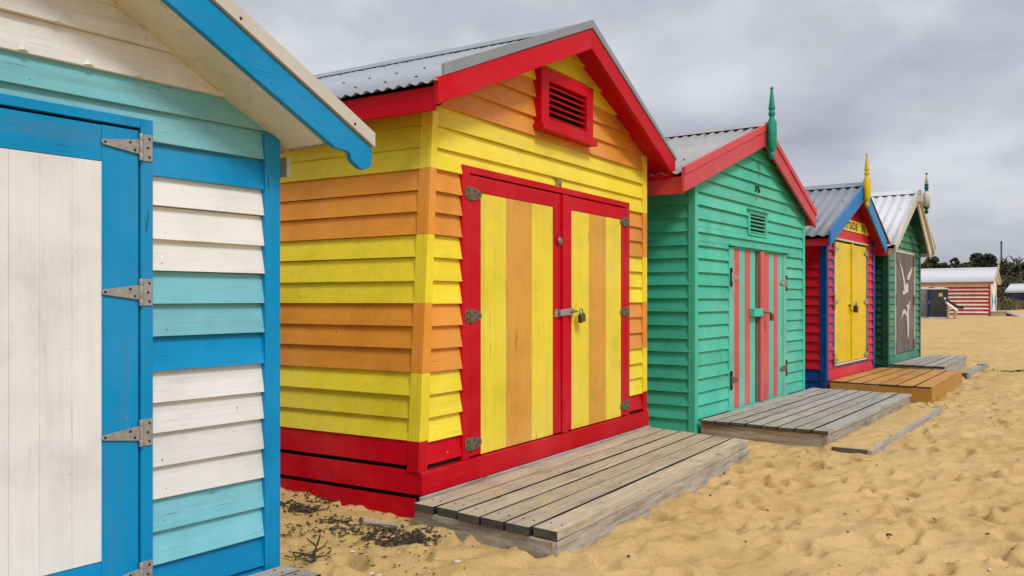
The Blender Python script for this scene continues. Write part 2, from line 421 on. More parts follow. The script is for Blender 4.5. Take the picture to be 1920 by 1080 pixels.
def hut(name, label, X, Y, yaw, x0, x1, L, soffit, clapz, front_mat, side_mat, holes, barges, eave, roofm, deform=None, cw=0.085, cmat=None, corner_segs=None, corner_z0=0.0,
        group='painted beach huts along the sand', roof_amp=0.009, pitch=0.085, side_zs=None, side_flat=None, sof_mat=None, front_oo=0.03, ridgecap=True, capmat=None, eave_mat=None, fascia=True, screws=(0.12, 0.6, 0.86), every=3, right_side=True, corner_right=True, eave_fz=None, eave_y0=None):
    """soffit: (zL at x0, xr, zr, zR at x1); barges: dict; eave: roof sheet ends (xL, xR)"""
    ox, oy = math.sin(yaw), -math.cos(yaw)   # outward normal of the front
    root = thing(name, label, 'beach hut', (X - ox * SH, Y - oy * SH, 0), yaw, group)
    x0 += front_oo; x1 -= front_oo; cw -= front_oo; barges = dict(barges); barges['off'] += SH
    zL, xr, zr, zR = soffit
    core = MB()
    core.prism([(x0 + .004, -0.3), (x1 - .004, -0.3), (x1 - .004, zR - .01), (xr, zr - .01), (x0 + .004, zL - .01)], lambda p, s: (p[0], 0.0 if s else L, p[1]), 'dark')
    core.build('dark_core', root, deform=deform)  # solid black core added to stop light leaks and darken the gaps
    w = MB(); clap(w, frame('front'), [(x0, -0.3), (x1, -0.3), (x1, zR), (xr, zr), (x0, zL)], clapz, front_mat, holes); w.build('front_wall', root, bevel=0.002, deform=deform)
    for nm, xx, zt in (('left', x0, zL), ('right', x1, zR)):
        s = MB(); zz = [z for z in (side_zs or clapz) if z < zt - 0.02] + [zt]
        clap(s, frame(nm, xx), [(0.0, -0.3), (L, -0.3), (L, zt), (0.0, zt)], zz, side_mat)
        if side_flat:
            for (a, b, m) in side_flat:
                k = random.uniform(-0.004, 0.004)
                fx = (lambda c: xx - c) if nm == 'left' else (lambda c: xx + c)
                s.box(min(fx(0.001), fx(0.02 + k)), max(fx(0.001), fx(0.02 + k)), -0.002, L, a, b, m)
        s.build('side_wall', root, bevel=0.002, deform=deform)
    b = MB(); clap(b, frame('back', L), [(x0, -0.3), (x1, -0.3), (x1, zR), (xr, zr), (x0, zL)], clapz, lambda i, z: side_mat(i, z)); b.build('back_wall', root)
    # corner boards: two boards butted in an L, one mesh per corner
    for sgn, xx, zt in ((-1, x0, zL), (1, x1, zR)):
        cb = MB(); oo = front_oo
        for (za, zb, m) in (corner_segs or [(corner_z0, 9, cmat)]):
            zb = min(zb, zt + 0.0)
            if zb <= za: continue
            cb.box(min(xx + sgn * oo, xx - sgn * cw), max(xx + sgn * oo, xx - sgn * cw), -oo - 0.001, 0.001, za, zb, m, 0.6)
            cb.box(min(xx + sgn * 0.001, xx + sgn * (oo - 0.002)), max(xx + sgn * 0.001, xx + sgn * (oo - 0.002)), 0.002, cw, za, zb, m, 0.5)
        cb.build('corner_board', root, bevel=0.003, deform=deform)
    # roof
    off = barges['off']; eL, eR, ezL, ezR, rz = eave  # sheet ends and heights, ridge height
    rf = MB()
    y0, y1 = -off + 0.0, L + 0.12
    corrugated(rf, xr, rz, eL, ezL, y0, y1, pitch, roof_amp, roofm, screws, every=every)
    corrugated(rf, xr, rz, eR, ezR, y0, y1, pitch, roof_amp, roofm, screws, every=every)
    rfo = rf.build('roof', root, fix=False)
    if ridgecap:
        rc = MB(); cm = capmat or roofm
        slL = (rz - ezL) / (xr - eL); slR = (rz - ezR) / (eR - xr); cwid = 0.12; up = roof_amp + 0.006
        rc.prism([(xr, rz + up), (xr - cwid, rz + up - slL * cwid), (xr - cwid, rz + up + 0.004 - slL * cwid), (xr - 0.012, rz + up + 0.022), (xr + 0.012, rz + up + 0.022), (xr + cwid, rz + up + 0.004 - slR * cwid), (xr + cwid, rz + up - slR * cwid)], lambda p, s: (p[0], y0 - 0.004 if s else y1, p[1]), cm)
        rc.build('ridge_cap', rfo, bevel=0.0)
    # soffit lining under the sheet, both slopes as one part
    sf = MB(); so = -off + barges.get('th', 0.03) + 0.001
    sd = barges.get('sof_ext', (0.0, 0.0))
    slL = (zr - zL) / (xr - x0); slR = (zr - zR) / (x1 - xr)
    xl, xrr = eL + sd[0], eR - sd[1]
    th = 0.018
    pl = [(xl, zL - slL * (x0 - xl)), (xr, zr), (xr, zr + th), (xl, zL - slL * (x0 - xl) + th)]
    prr = [(xr, zr), (xrr, zR - slR * (xrr - x1)), (xrr, zR - slR * (xrr - x1) + th), (xr, zr + th)]
    for pp in (pl, prr): sf.prism(pp, lambda p, s: (p[0], so if s else L + 0.05, p[1]), sof_mat)
    sf.build('soffit', root)
    if fascia:
        for sgn, ex, ez, fz in ((-1, eL, ezL, (eave_fz or (0, 0, 0, 0))[0:2]), (1, eR, ezR, (eave_fz or (0, 0, 0, 0))[2:4])):
            fb = MB(); a = ex - sgn * 0.035; bb = ex - sgn * 0.060
            fb.box(min(a, bb), max(a, bb), so + 0.0015 if eave_y0 is None else eave_y0, L + 0.06, fz[0], fz[1], eave_mat); fb.build('eave_board', root, bevel=0.002)
    return root

def yaw(vp): return math.atan2(1.0, (vp - 960) / 1600.0)

# ================================================================== hut 1: blue / turquoise / white
# origin: right front corner; the wall runs to x = -2.5
sl = 0.52
bz = [0.03, 0.08, 0.215, 0.352, 0.483, 0.618, 0.753, 0.882, 1.01, 1.15, 1.285, 1.42, 1.553, 1.688, 1.813, 1.953, 2.08, 2.20, 2.335, 2.467, 2.60, 2.75]
bcol = 'bbttwwwwbttwwwbttwwwww'
bm_ = {'b': 'blue_x', 't': 'turquoise', 'w': 'white_x'}
xr = -1.25; bzr = 2.066 - sl * xr
B = hut('beach_hut', 'closest hut at the left edge, blue, turquoise and white boards with a white panelled door', -1.09, 4.0, yaw(2140), -2.5, 0.0, 2.9,
        (2.066, xr, bzr, 2.066), bz, lambda i, z: bm_[bcol[i]], lambda i, z: bm_[bcol[min(i, len(bcol) - 1)]], [(-1.86, -0.638, -0.1, 2.033)],
        {'off': 0.27, 'th': 0.03, 'sof_ext': (0.095, 0.095)}, (-2.65, 0.15, 2.112 - sl * 0.15, 2.112 - sl * 0.15, 2.112 - sl * xr), 'roof_cream',
        cmat='blue_z', cw=0.085, sof_mat='cream', corner_z0=0.02, eave_mat='cream', eave_fz=(1.895, 1.99, 1.895, 1.99), front_oo=0.036, eave_y0=.03, roof_amp=0.012, pitch=0.075)
for sgn in (1, -1):
    X = (lambda x: x) if sgn == 1 else (lambda x: 2 * xr - x)
    tip = [(.105, 2.002), (.159, 1.997), (.182, 1.995), (.197, 1.985), (.201, 1.961), (.225, 1.943), (.256, 1.927), (.282, 1.923), (.317, 1.935), (.333, 1.952), (.336, 1.976), (.336, 2.03)]
    pts = [(X(xr), 2.051 - sl * xr)] + [(X(a), b) for a, b in tip] + [(X(xr), 2.205 - sl * xr)]
    bo = barge(B, pts, 0.27, 0.03, 'blue_x')
    mb = MB(); mb.prism([(X(xr), 2.211 - sl * xr), (X(.342), 2.211 - sl * .342 + .004), (X(.342), 2.282 - sl * .342), (X(xr), 2.282 - sl * xr)], lambda p, s: (p[0], -0.315 if s else -0.22, p[1]), 'cream_cap')
    for a in (0.21, -0.42, -0.95):
        k = len(mb.v); mb.lathe([(0.007, 0), (0.006, 0.003), (0.002, 0.004)], (0, 0, 0), 'screw', 8)
        for i in range(k, len(mb.v)):
            p = mb.v[i]; mb.v[i] = (X(a) + p[0], -0.315 - p[2], 2.236 - sl * a + p[1])
    mb.build('barge_capping', bo)
# tin clips on the lower edges of the white gable boards
for z, xs in ((2.335, (-1.02, -0.825, -0.62)), (2.20, (-1.14, -0.90, -0.70, -0.48, -0.31))):
    for x in xs:
        mb = MB(); mb.add([(x - .022, -.028, z + .002), (x + .022, -.028, z + .002), (x, -.012, z + .045), (x, -.045, z + .004)], [(0, 1, 3), (1, 2, 3), (2, 0, 3), (0, 2, 1)], 'white_x', 0.9); mb.build('board_clip', B)
# door frame and door
mb = MB()
mb.box(-0.690, -0.638, -0.034, 0.0, 0.05, 2.033, 'blue_z', .55); mb.box(-1.86, -1.808, -0.034, 0.0, 0.05, 2.033, 'blue_z'); mb.box(-1.807, -0.691, -0.033, 0.0, 1.995, 2.033, 'blue_x', .6)
mb.box(-1.807, -0.691, -0.02, 0.0, 0.05, 0.16, 'deck_end')
mb.build('door_frame', B, bevel=0.002)
mb = MB()
mb.box(-1.800, -0.699, -0.016, -0.002, 0.175, 1.983, 'blue_z', .5)
mb.box(-0.850, -0.699, -0.030, -0.0165, 0.175, 1.983, 'blue_z', .6); mb.box(-1.800, -1.65, -0.030, -0.0165, 0.175, 1.983, 'blue_z')
mb.box(-1.649, -0.851, -0.0295, -0.0165, 1.842, 1.982, 'blue_x', .6); mb.box(-1.649, -0.851, -0.0295, -0.0165, 0.176, 0.284, 'blue_x')
d = mb.build('door', B, bevel=0.002)
mb = MB(); xs = [-1.648, -1.45, -1.25, -1.075, -0.966, -0.852]
xs = [-1.648, -1.53, -1.41, -1.30, -1.19, -1.083, -0.966, -0.852]
for a, b in zip(xs, xs[1:]): mb.box(a + .0004, b - .0004, -0.034, -0.0165, 0.287, 1.839, 'white_z', random.uniform(.62, .72))
mb.build('door_panel', d, bevel=0.0006)
for z, tl in ((1.917, 0.0), (1.332, 0.0), (0.765, 0.02), (0.19, 0)):
    tstrap(d, -0.693, z, -1, 0.152, 0.030, 0.0105, 0.050, 0.108, 0.0345, 'galv', tilt=0.0)

# ================================================================== hut 2: yellow / orange / red
def ydef(p):
    k = 1.0 if p[0] <= 0 else max(0.0, 1 - p[0] / 0.42)
    return (p[0] + 0.065 * max(0, p[2]) * k, p[1], p[2])
yz = [0.293, 0.432, 0.581, 0.72, 0.859, 1.002, 1.144, 1.282, 1.421, 1.565, 1.704, 1.847, 1.979, 2.115, 2.253, 2.387, 2.515, 2.66, 2.80, 2.932, 3.07, 3.21, 3.36]
ycol = 'ryyyoooyyyoooyyyoooyyyy'
ym = {'r': 'red_x', 'y': 'yellow_x', 'o': 'orange_x'}
ysof = (2.47, 1.93, 3.34, 2.655)
Yh = hut('beach_hut', 'big yellow and orange striped hut with red double door, red louvre vent and number 74', -0.575, 5.11, yaw(1965), 0.0, 3.47, 3.0,
         ysof, yz, lambda i, z: ym[ycol[i]], lambda i, z: ym[ycol[min(i + 1, 17)]], [(0.478, 3.078, -0.1, 2.18), (1.45, 2.25, 2.62, 3.02)],
         {'off': 0.2, 'th': 0.035, 'sof_ext': (0.05, 0.05)}, (-0.07, 3.70, 2.575, 2.62, 3.43), 'roof_grey', deform=ydef, cw=0.092,
         corner_segs=[(0.262, .445, 'red_z'), (.4452, .856, 'yellow_z'), (.8562, 1.282, 'orange_z'), (1.2822, 1.704, 'yellow_z'), (1.7042, 2.114, 'orange_z'), (2.1142, 9, 'yellow_z')],
         side_zs=[.447] + yz[2:], side_flat=[(.296, .445, 'red_x'), (.128, .268, 'red_x'), (-.2, .100, 'red_x')], sof_mat='red_x', capmat='flashing', eave_mat='red_x', eave_fz=(2.415, 2.555, 2.45, 2.60), front_oo=0.034)
th = .035
bo = barge(Yh, [(-.045, 2.442), (1.933, 3.258), (1.933, 3.415), (-.045, 2.60)], .2, th, 'red_x')
mb = MB(); mb.prism([(0.0, 2.625), (1.933, 3.420), (1.933, 3.482), (0.0, 2.690)], lambda p, s: (p[0], -0.239 if s else -0.222, p[1]), 'flashing'); mb.build('barge_flashing', bo)
bo = barge(Yh, [(1.9335, 3.258), (3.69, 2.468), (3.69, 2.628), (1.9335, 3.415)], .2, th, 'red_x')
mb = MB(); mb.prism([(1.9332, 3.420), (3.70, 2.632), (3.70, 2.665), (1.9332, 3.482)], lambda p, s: (p[0], -0.239 if s else -0.222, p[1]), 'flashing'); mb.build('barge_flashing', bo)
mb = MB(); mb.box(0.03, 3.47, -0.052, -0.001, 0.125, 0.262, 'red_sill', .6); mb.build('sill_board', Yh, bevel=0.004)
mb = MB()
mb.box(0.478, 0.565, -0.032, 0, 0.263, 2.18, 'red_z', .6); mb.box(2.995, 3.078, -0.032, 0, 0.263, 2.18, 'red_z', .6)
mb.box(0.566, 2.994, -0.031, 0, 2.133, 2.18, 'red_x', .7)
mb.build('door_frame', Yh, bevel=0.003)
for (a, b, pa, pb, s0, s1, hx, dr) in ((0.570, 1.797, .693, 1.675, 1.011, 1.360, .575, 1), (1.801, 2.990, 1.973, 2.904, 2.280, 2.602, 2.985, -1)):
    mb = MB(); zt = 2.122
    mb.box(a, b, -.016, -.001, .275, zt, 'red_z')
    mb.box(a, pa - .001, -.030, -.0165, .275, zt, 'red_z', .5); mb.box(pb + .001, b, -.030, -.0165, .275, zt, 'red_z', .6)
    mb.box(pa, pb, -.0295, -.0165, 2.016, zt, 'red_x', .7)
    if dr < 0: mb.box(1.800, 1.885, -.046, -.0305, .268, zt, 'red_z', .75)
    dd = mb.build('door', Yh, bevel=0.003)
    mb = MB()
    e = [(pa, s0, 'yel_panel'), (s0, s1, 'ora_panel'), (s1, pb, 'yel_panel')]
    for (u, v, m) in e:
        md = u + (v - u) * 0.52
        for (p, q) in ((u, md), (md, v)): mb.box(p + .0006, q - .0006, -.0262, -.0165, .272, 2.014, m, .55 + random.uniform(-.12, .12))
    mb.build('door_panel', dd, bevel=0.0012)
    for z in (2.0, 1.197, 0.36):
        hb = MB(); w = .115 if dr > 0 else .10; hh = .043
        sh = [(hx - dr * .075, z - hh * .55), (hx - dr * .05, z - hh), (hx + dr * .01, z - hh), (hx + dr * w * .7, z - hh * .75), (hx + dr * w, z - .012), (hx + dr * w, z + .012), (hx + dr * w * .7, z + hh * .75), (hx + dr * .01, z + hh), (hx - dr * .05, z + hh), (hx - dr * .075, z + hh * .55)]
        hb.prism(sh, lambda p, s: (p[0], -.0385 if s else -.0325, p[1]), 'rust')
        hb.tube([(hx - dr * .015, -.040, z - hh * .98), (hx - dr * .015, -.040, z + hh * .98)], .011, 'rust')
        for (du, dz) in ((.035, .02), (.05, -.02), (.08, 0.0), (-.05, .02), (-.05, -.02)):
            k = len(hb.v); hb.lathe([(0.009, 0), (0.007, 0.003), (0.002, 0.004)], (0, 0, 0), 'screw', 8)
            for i in range(k, len(hb.v)):
                p = hb.v[i]; hb.v[i] = (hx + dr * du + p[0], -.0385 - p[2], z + dz + p[1])
        hb.build('hinge', dd, bevel=.001)
    if dr > 0:
        kb = MB(); kb.lathe([(.02, 0), (.02, .006), (.03, .014), (.032, .022), (.024, .030), (.008, .033)], (0, 0, 0), 'knob', 16)
        kb.v = [(1.745 + p[0], -.030 - p[2], 1.757 + p[1]) for p in kb.v]; kb.build('knob', dd)
        hs = MB(); hs.box(1.69, 1.735, -.040, -.0303, 1.172, 1.232, 'galv'); hs.tube([(1.74, -.044, 1.174), (1.74, -.044, 1.230)], .008, 'rust')
        hs.prism([(1.745, 1.178), (1.93, 1.186), (1.965, 1.205), (1.965, 1.232), (1.93, 1.238), (1.745, 1.228)], lambda p, s: (p[0], -.058 if s else -.0525, p[1]), 'galv')
        hs.tube([(1.895, -.047, 1.21), (1.93, -.082, 1.21), (1.96, -.085, 1.212), (1.985, -.047, 1.214)], .008, 'rust', 6)
        hs.build('hasp', dd, bevel=.001)
louvre_vent(Yh, 1.42, 2.265, 2.605, 3.035, .115, .075, 'red_x', 6, open_=.72)
text_mesh('house_number', '74', .105, .004, 'number_brass', Yh, (1.765, -.027, 2.208), FRONT_TEXT, 1.0, 1.0)

def hut_point(root, x, y, z): return root.matrix_basis @ Vector((x, y, z))
def padlock(root, x, y, z, s, body, label, tilt=0.2):
    t = thing('padlock', label, 'padlock', hut_point(root, x, y, z), root.rotation_euler[2])
    mb = MB(); w, h, d = .030 * s, .048 * s, .013 * s
    mb.prism([(-w, -h), (w, -h), (w * 1.02, 0), (w * .8, h * .1), (-w * .8, h * .1), (-w * 1.02, 0)], lambda p, q: (p[0], -d if q else d, p[1]), body)
    o = mb.build('body', t, bevel=.003); o.rotation_euler = (0, tilt, 0)
    mb = MB(); r = .019 * s
    mb.tube([(-r, 0, 0)] + [(-r * math.cos(q), 0, .02 * s + r * math.sin(q)) for q in np.linspace(0, PI, 9)] + [(r, 0, 0)], .0055 * s, 'galv', 8)
    o = mb.build('shackle', t); o.rotation_euler = (0, tilt, 0)
    return t
padlock(Yh, 2.035, -.085, 1.185, 1.25, 'brass', 'tarnished brass padlock hanging from the hasp of the yellow and orange striped door', -.22)

# ================================================================== hut 3: green / coral
gz = [-.155, -.02, .114] + [.248 + .1337 * k for k in range(0, 24)]
G = hut('beach_hut', 'sea green hut with coral trim, coral striped double door and number 75', 1.805, 8.42, yaw(2095), 0.0, 3.63, 2.8,
        (2.50, 1.815, 3.24, 2.50), gz, lambda i, z: 'green_x', lambda i, z: 'green_x', [(.915, 2.86, .1, 1.895), (1.5, 2.125, 2.04, 2.325)],
        {'off': .1, 'th': .03, 'sof_ext': (.05, .05)}, (-.46, 3.81, 2.50, 2.485, 3.315), 'roof_cream', cw=.075, cmat='green_z', corner_z0=-.05, sof_mat='coral_x', eave_mat='coral_x', eave_fz=(2.31, 2.47, 2.30, 2.45), front_oo=.032, pitch=.115, roof_amp=.012, screws=(.15, .75), every=4)
gb = [(-.48, 2.308), (1.815, 3.085), (1.815, 3.335), (-.48, 2.545)]
gt = [(-.482, 2.475), (1.8145, 3.262), (1.8145, 3.337), (-.482, 2.548)]
barge(G, gb, .1, .03, 'coral_x', trim=('coral_x', gt, .014))
gb = [(1.8155, 3.085), (3.80, 2.275), (3.80, 2.50), (1.8155, 3.335)]
gt = [(1.8157, 3.265), (3.802, 2.43), (3.802, 2.503), (1.8157, 3.337)]
barge(G, gb, .1, .03, 'coral_x', trim=('coral_x', gt, .014))
finial(G, 1.80, -.165, 2.915, .835, ['green_finial'])
mb = MB(); mb.box(.915, 1.060, -.030, 0, .11, 1.875, 'green_pale', .6); mb.box(2.735, 2.86, -.030, 0, .11, 1.875, 'green_pale', .6); mb.box(1.061, 2.734, -.029, 0, 1.868, 1.885, 'green_x')
mb.box(.885, 2.93, -.065, 0, 1.886, 1.906, 'green_x', .7); mb.box(.93, 2.86, -.05, 0, .095, .119, 'green_x', .9)
mb.build('door_frame', G, bevel=.003)
def striped_leaf(root, a, b, z0, z1, stripes, base, col, out, cover=None):
    mb = MB(); mb.box(a, b, -out, -.001, z0, z1, base, .6)
    xs = sorted({a, b} | {x for s in stripes for x in s})
    for p, q in zip(xs, xs[1:]):
        red = any(s[0] <= p + 1e-5 and q <= s[1] + 1e-5 for s in stripes)
        n = 1 if q - p < .22 else 2
        for k in range(n):
            u = p + (q - p) * k / n; v = p + (q - p) * (k + 1) / n
            mb.box(u + .001, v - .001, -out - .010, -out - .0005, z0 + .001, z1 - .001, col if red else base, random.uniform(.45, .75))
    if cover: mb.box(cover[0], cover[1], -out - cover[2], -out - .0105, z0 - .004, z1, col, .5)
    return mb.build('door', root, bevel=.0025)
dl = striped_leaf(G, 1.062, 1.752, .122, 1.866, [(1.08, 1.245), (1.407, 1.578)], 'green_pale', 'coral_z', .010)  # leaves set apart; black core between them stands for a shaded edge
dr_ = striped_leaf(G, 1.832, 2.733, .122, 1.866, [(1.832, 1.952), (2.045, 2.225), (2.39, 2.55)], 'green_pale', 'coral_z', .010, (1.836, 1.955, .045))
for dd, x, dr, zs in ((dl, .975, 1, (1.548, .435)), (dr_, 2.835, -1, (1.515, .45))):
    for z in zs: tstrap(dd, x, z, dr, .20, .045, .012, .045, .20, .0305, 'rust' if z < 1 else 'galv', holes=False, leafmat='black')
hb = MB(); hb.box(1.545, 1.84, -.085, -.0212, 1.115, 1.205, 'green_x', .8); hb.build('lock_box', dl, bevel=.004)
t = thing('padlock', 'small brown padlock on a bent rod across the coral striped door', 'padlock', hut_point(G, 1.87, -.085, 1.165), G.rotation_euler[2])
mb = MB(); mb.tube([(-.02, 0, 0), (.07, -.02, -.005), (.13, -.03, -.012), (.18, -.02, -.03)], .013, 'rust', 8); mb.build('shackle', t)
mb = MB(); mb.prism([(.135, -.105), (.215, -.105), (.205, -.03), (.15, -.015)], lambda p, s: (p[0], -.045 if s else -.012, p[1]), 'brass'); mb.build('body', t, bevel=.003)
louvre_vent(G, 1.50, 2.125, 2.04, 2.325, .05, .035, 'green_x', 5, sill=False, lip=True, open_=.62)
text_mesh('house_number', '75', .105, .004, 'black', G, (1.805, -.030, 2.585), FRONT_TEXT, 1.75, .95)
mb = MB(); mb.lathe([(.016, 0), (.014, .006), (.004, .008)], (0, 0, 0), 'coral_x', 12); mb.v = [(1.79 + p[0], -.026 - p[2], 2.487 + p[1]) for p in mb.v]; mb.build('red_stud', G)

# ================================================================== hut 4: crimson / blue / gold
rz_ = [-.02, .13, .30] + [.433 + .1335 * k for k in range(0, 22)]
R = hut('beach_hut', 'bright red hut with gold double door, blue trim and yellow lettered sign', 4.532, 12.3, yaw(2120), 0.0, 2.86, 2.7,
        (2.30, 1.43, 3.00, 2.30), rz_, lambda i, z: 'crimson_x', lambda i, z: 'crimson_x' if i > 1 else 'navy_z', [(.375, 2.385, .30, 2.37)],
        {'off': .2, 'th': .03, 'sof_ext': (.05, .05)}, (-.5, 3.15, 2.20, 2.26, 3.11), 'roof_steel', cw=.10, cmat='navy_z', corner_z0=.04, sof_mat='crimson_x', eave_mat='crimson_x', eave_fz=(2.06, 2.16, 2.07, 2.17), front_oo=.034, pitch=.14, roof_amp=.014, screws=(.35, .75), every=3)
M['barge_blue'] = M['sky_x']
barge(R, [(-.50, 2.05), (1.36, 2.86), (1.36, 3.10), (-.50, 2.26)], .2, .03, 'sky_x')
barge(R, [(1.3605, 2.86), (2.84, 2.09), (2.84, 2.31), (1.3605, 3.10)], .2, .03, 'sky_x')
finial(R, 1.30, -.245, 2.74, .83, ['finial_yellow'])
mb = MB(); mb.box(.385, .428, -.032, 0, .30, 2.20, 'sky_x'); mb.box(2.33, 2.373, -.032, 0, .30, 2.20, 'sky_x'); mb.box(.429, 2.329, -.031, 0, .302, .325, 'navy_z'); mb.box(.45, 2.31, -.040, -.0315, .326, .348, 'white_x')
mb.box(.36, 2.38, -.036, 0, 2.235, 2.368, 'crimson_x', .8); mb.box(.36, 2.38, -.042, 0, 2.205, 2.234, 'bone_x')
mb.build('door_frame', R, bevel=.002)
for (a, b, dr, x) in ((.435, 1.352, 1, .405), (1.356, 2.325, -1, 2.355)):
    mb = MB(); mb.box(a, b, -.022, -.001, .352, 2.175, 'gold_z', .6)
    if dr < 0: mb.box(1.356, 1.445, -.045, -.0225, .335, 2.185, 'gold_z', .7)
    dd = mb.build('door', R, bevel=.003)
    for z in (2.07, 1.275, .405): tstrap(dd, x, z, dr, .20, .055, .012, .05, .22, .0328, 'galv', holes=False, leafmat='rust')
    if dr > 0:
        hs = MB(); hs.box(1.21, 1.335, -.035, -.0225, 1.205, 1.235, 'brass'); hs.tube([(1.22, -.036, 1.21), (1.20, -.05, 1.17), (1.24, -.055, 1.13), (1.31, -.05, 1.14)], .009, 'brass', 6); hs.build('hasp', dd)
padlock(R, 1.47, -.07, 1.20, 1.9, 'black', 'black padlock on the gold double door of the red hut', .1)
mb = MB(); mb.prism([(.35, 2.375), (2.40, 2.375), (2.12, 2.55), (.68, 2.55)], lambda p, s: (p[0], -.052 if s else -.0265, p[1]), 'gold_x', .8)
sg = mb.build('sign_board', R, bevel=.002)
text_mesh('lettering', 'BAYSIDE', .165, .003, 'black', sg, (1.16, -.0535, 2.458), FRONT_TEXT, 1.42, 1.12); text_mesh('sign_number', '76', .165, .003, 'black', sg, (1.99, -.0535, 2.458), FRONT_TEXT, 1.42, 1.12)

# ================================================================== hut 5: forest green, silvered door
dz_ = [-.02, .14, .30] + [.433 + .1335 * k for k in range(0, 24)]
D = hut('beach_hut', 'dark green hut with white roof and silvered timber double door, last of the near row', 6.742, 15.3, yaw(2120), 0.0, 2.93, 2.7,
        (2.42, 1.46, 3.26, 2.42), dz_, lambda i, z: 'forest_x', lambda i, z: 'forest_trim_shade_z', [(.58, 2.36, .30, 2.245)],
        {'off': .25, 'th': .03, 'sof_ext': (.05, .05)}, (-.55, 3.2, 2.25, 2.36, 3.38), 'roof_white', cw=.10, cmat='forest_trim_shade_z', corner_z0=.02, sof_mat='forest_trim_shade_z', eave_mat='bone_x', eave_fz=(2.09, 2.20, 2.2, 2.3), front_oo=.034, pitch=.16, roof_amp=.014, screws=(.35, .8), every=3)
barge(D, [(-.55, 2.13), (1.30, 3.14), (1.30, 3.36), (-.55, 2.24)], .25, .03, 'bone_x')
barge(D, [(1.3005, 3.14), (2.62, 2.13), (2.74, 2.30), (1.3005, 3.36)], .25, .03, 'bone_x', trim=('cream_trim', [(1.31, 3.27), (2.78, 2.25), (2.80, 2.33), (1.31, 3.40)], .05))
mb = MB(); mb.box(1.24, 1.36, -.39, -.2805, 3.17, 3.29, 'bone_x'); mb.build('finial_block', D)
finial(D, 1.30, -.40, 2.93, .78, ['bone_z', 'forest_trim_shade_z'], r=.060)
mb = MB(); mb.box(.585, .64, -.034, 0, .30, 2.24, 'bone_z'); mb.box(2.30, 2.355, -.034, 0, .30, 2.24, 'bone_z'); mb.box(.641, 2.299, -.032, 0, 2.20, 2.24, 'bone_x'); mb.build('door_frame', D, bevel=.002)
leaves = []
for (a, b, dr, x) in ((.645, 1.468, 1, .61), (1.474, 2.296, -1, 2.33)):
    mb = MB(); n = 4
    for k in range(n):
        u = a + (b - a) * k / n; v = a + (b - a) * (k + 1) / n
        mb.box(u + .002, v - .002, -.024 - .003 * random.random(), -.001, .31, 2.195, 'old_door', random.random())
    dd = mb.build('door', D, bevel=.002); leaves.append(dd)
    for z in (2.08, 1.30, .43):
        hb = MB(); hb.box(min(x, x + dr * .13), max(x, x + dr * .13), -.042, -.0345, z - .10, z + .10, 'rust'); hb.build('hinge', dd)
# white cut-out boards fixed across the two leaves
def cutout(dd, polys):
    for pl in polys:
        mb = MB(); mb.prism(pl, lambda p, s: (p[0], -.042 if s else -.0285, p[1]), 'worn_white', .9); mb.build('white_cutout', dd, bevel=.002)
cutout(leaves[0], [[(.70, 2.18), (.86, 2.07), (1.13, 1.90), (1.30, 1.74), (1.40, 1.60), (1.42, 1.49), (1.30, 1.49), (1.27, 1.62), (1.12, 1.80), (.90, 2.02)],
                   [(1.13, 1.465), (1.20, 1.40), (1.468, 1.43), (1.468, 1.60), (1.43, 1.60), (1.38, 1.485)],
                   [(1.10, .96), (1.19, 1.02), (1.34, 1.06), (1.44, .98), (1.46, 1.10), (1.36, 1.13), (1.22, 1.10)]])
cutout(leaves[1], [[(1.474, 1.44), (1.66, 1.46), (1.66, 1.63), (1.474, 1.62)], [(1.60, 1.70), (1.72, 1.69), (1.90, 1.80), (2.06, 1.96), (1.84, 1.86), (1.64, 1.77)],
                   [(1.49, 1.20), (1.80, 1.22), (1.86, 1.27), (1.76, 1.24), (1.74, 1.10), (1.74, .90), (1.72, .60), (1.64, .55), (1.58, .80), (1.52, 1.02), (1.60, 1.10), (1.58, 1.16)]])

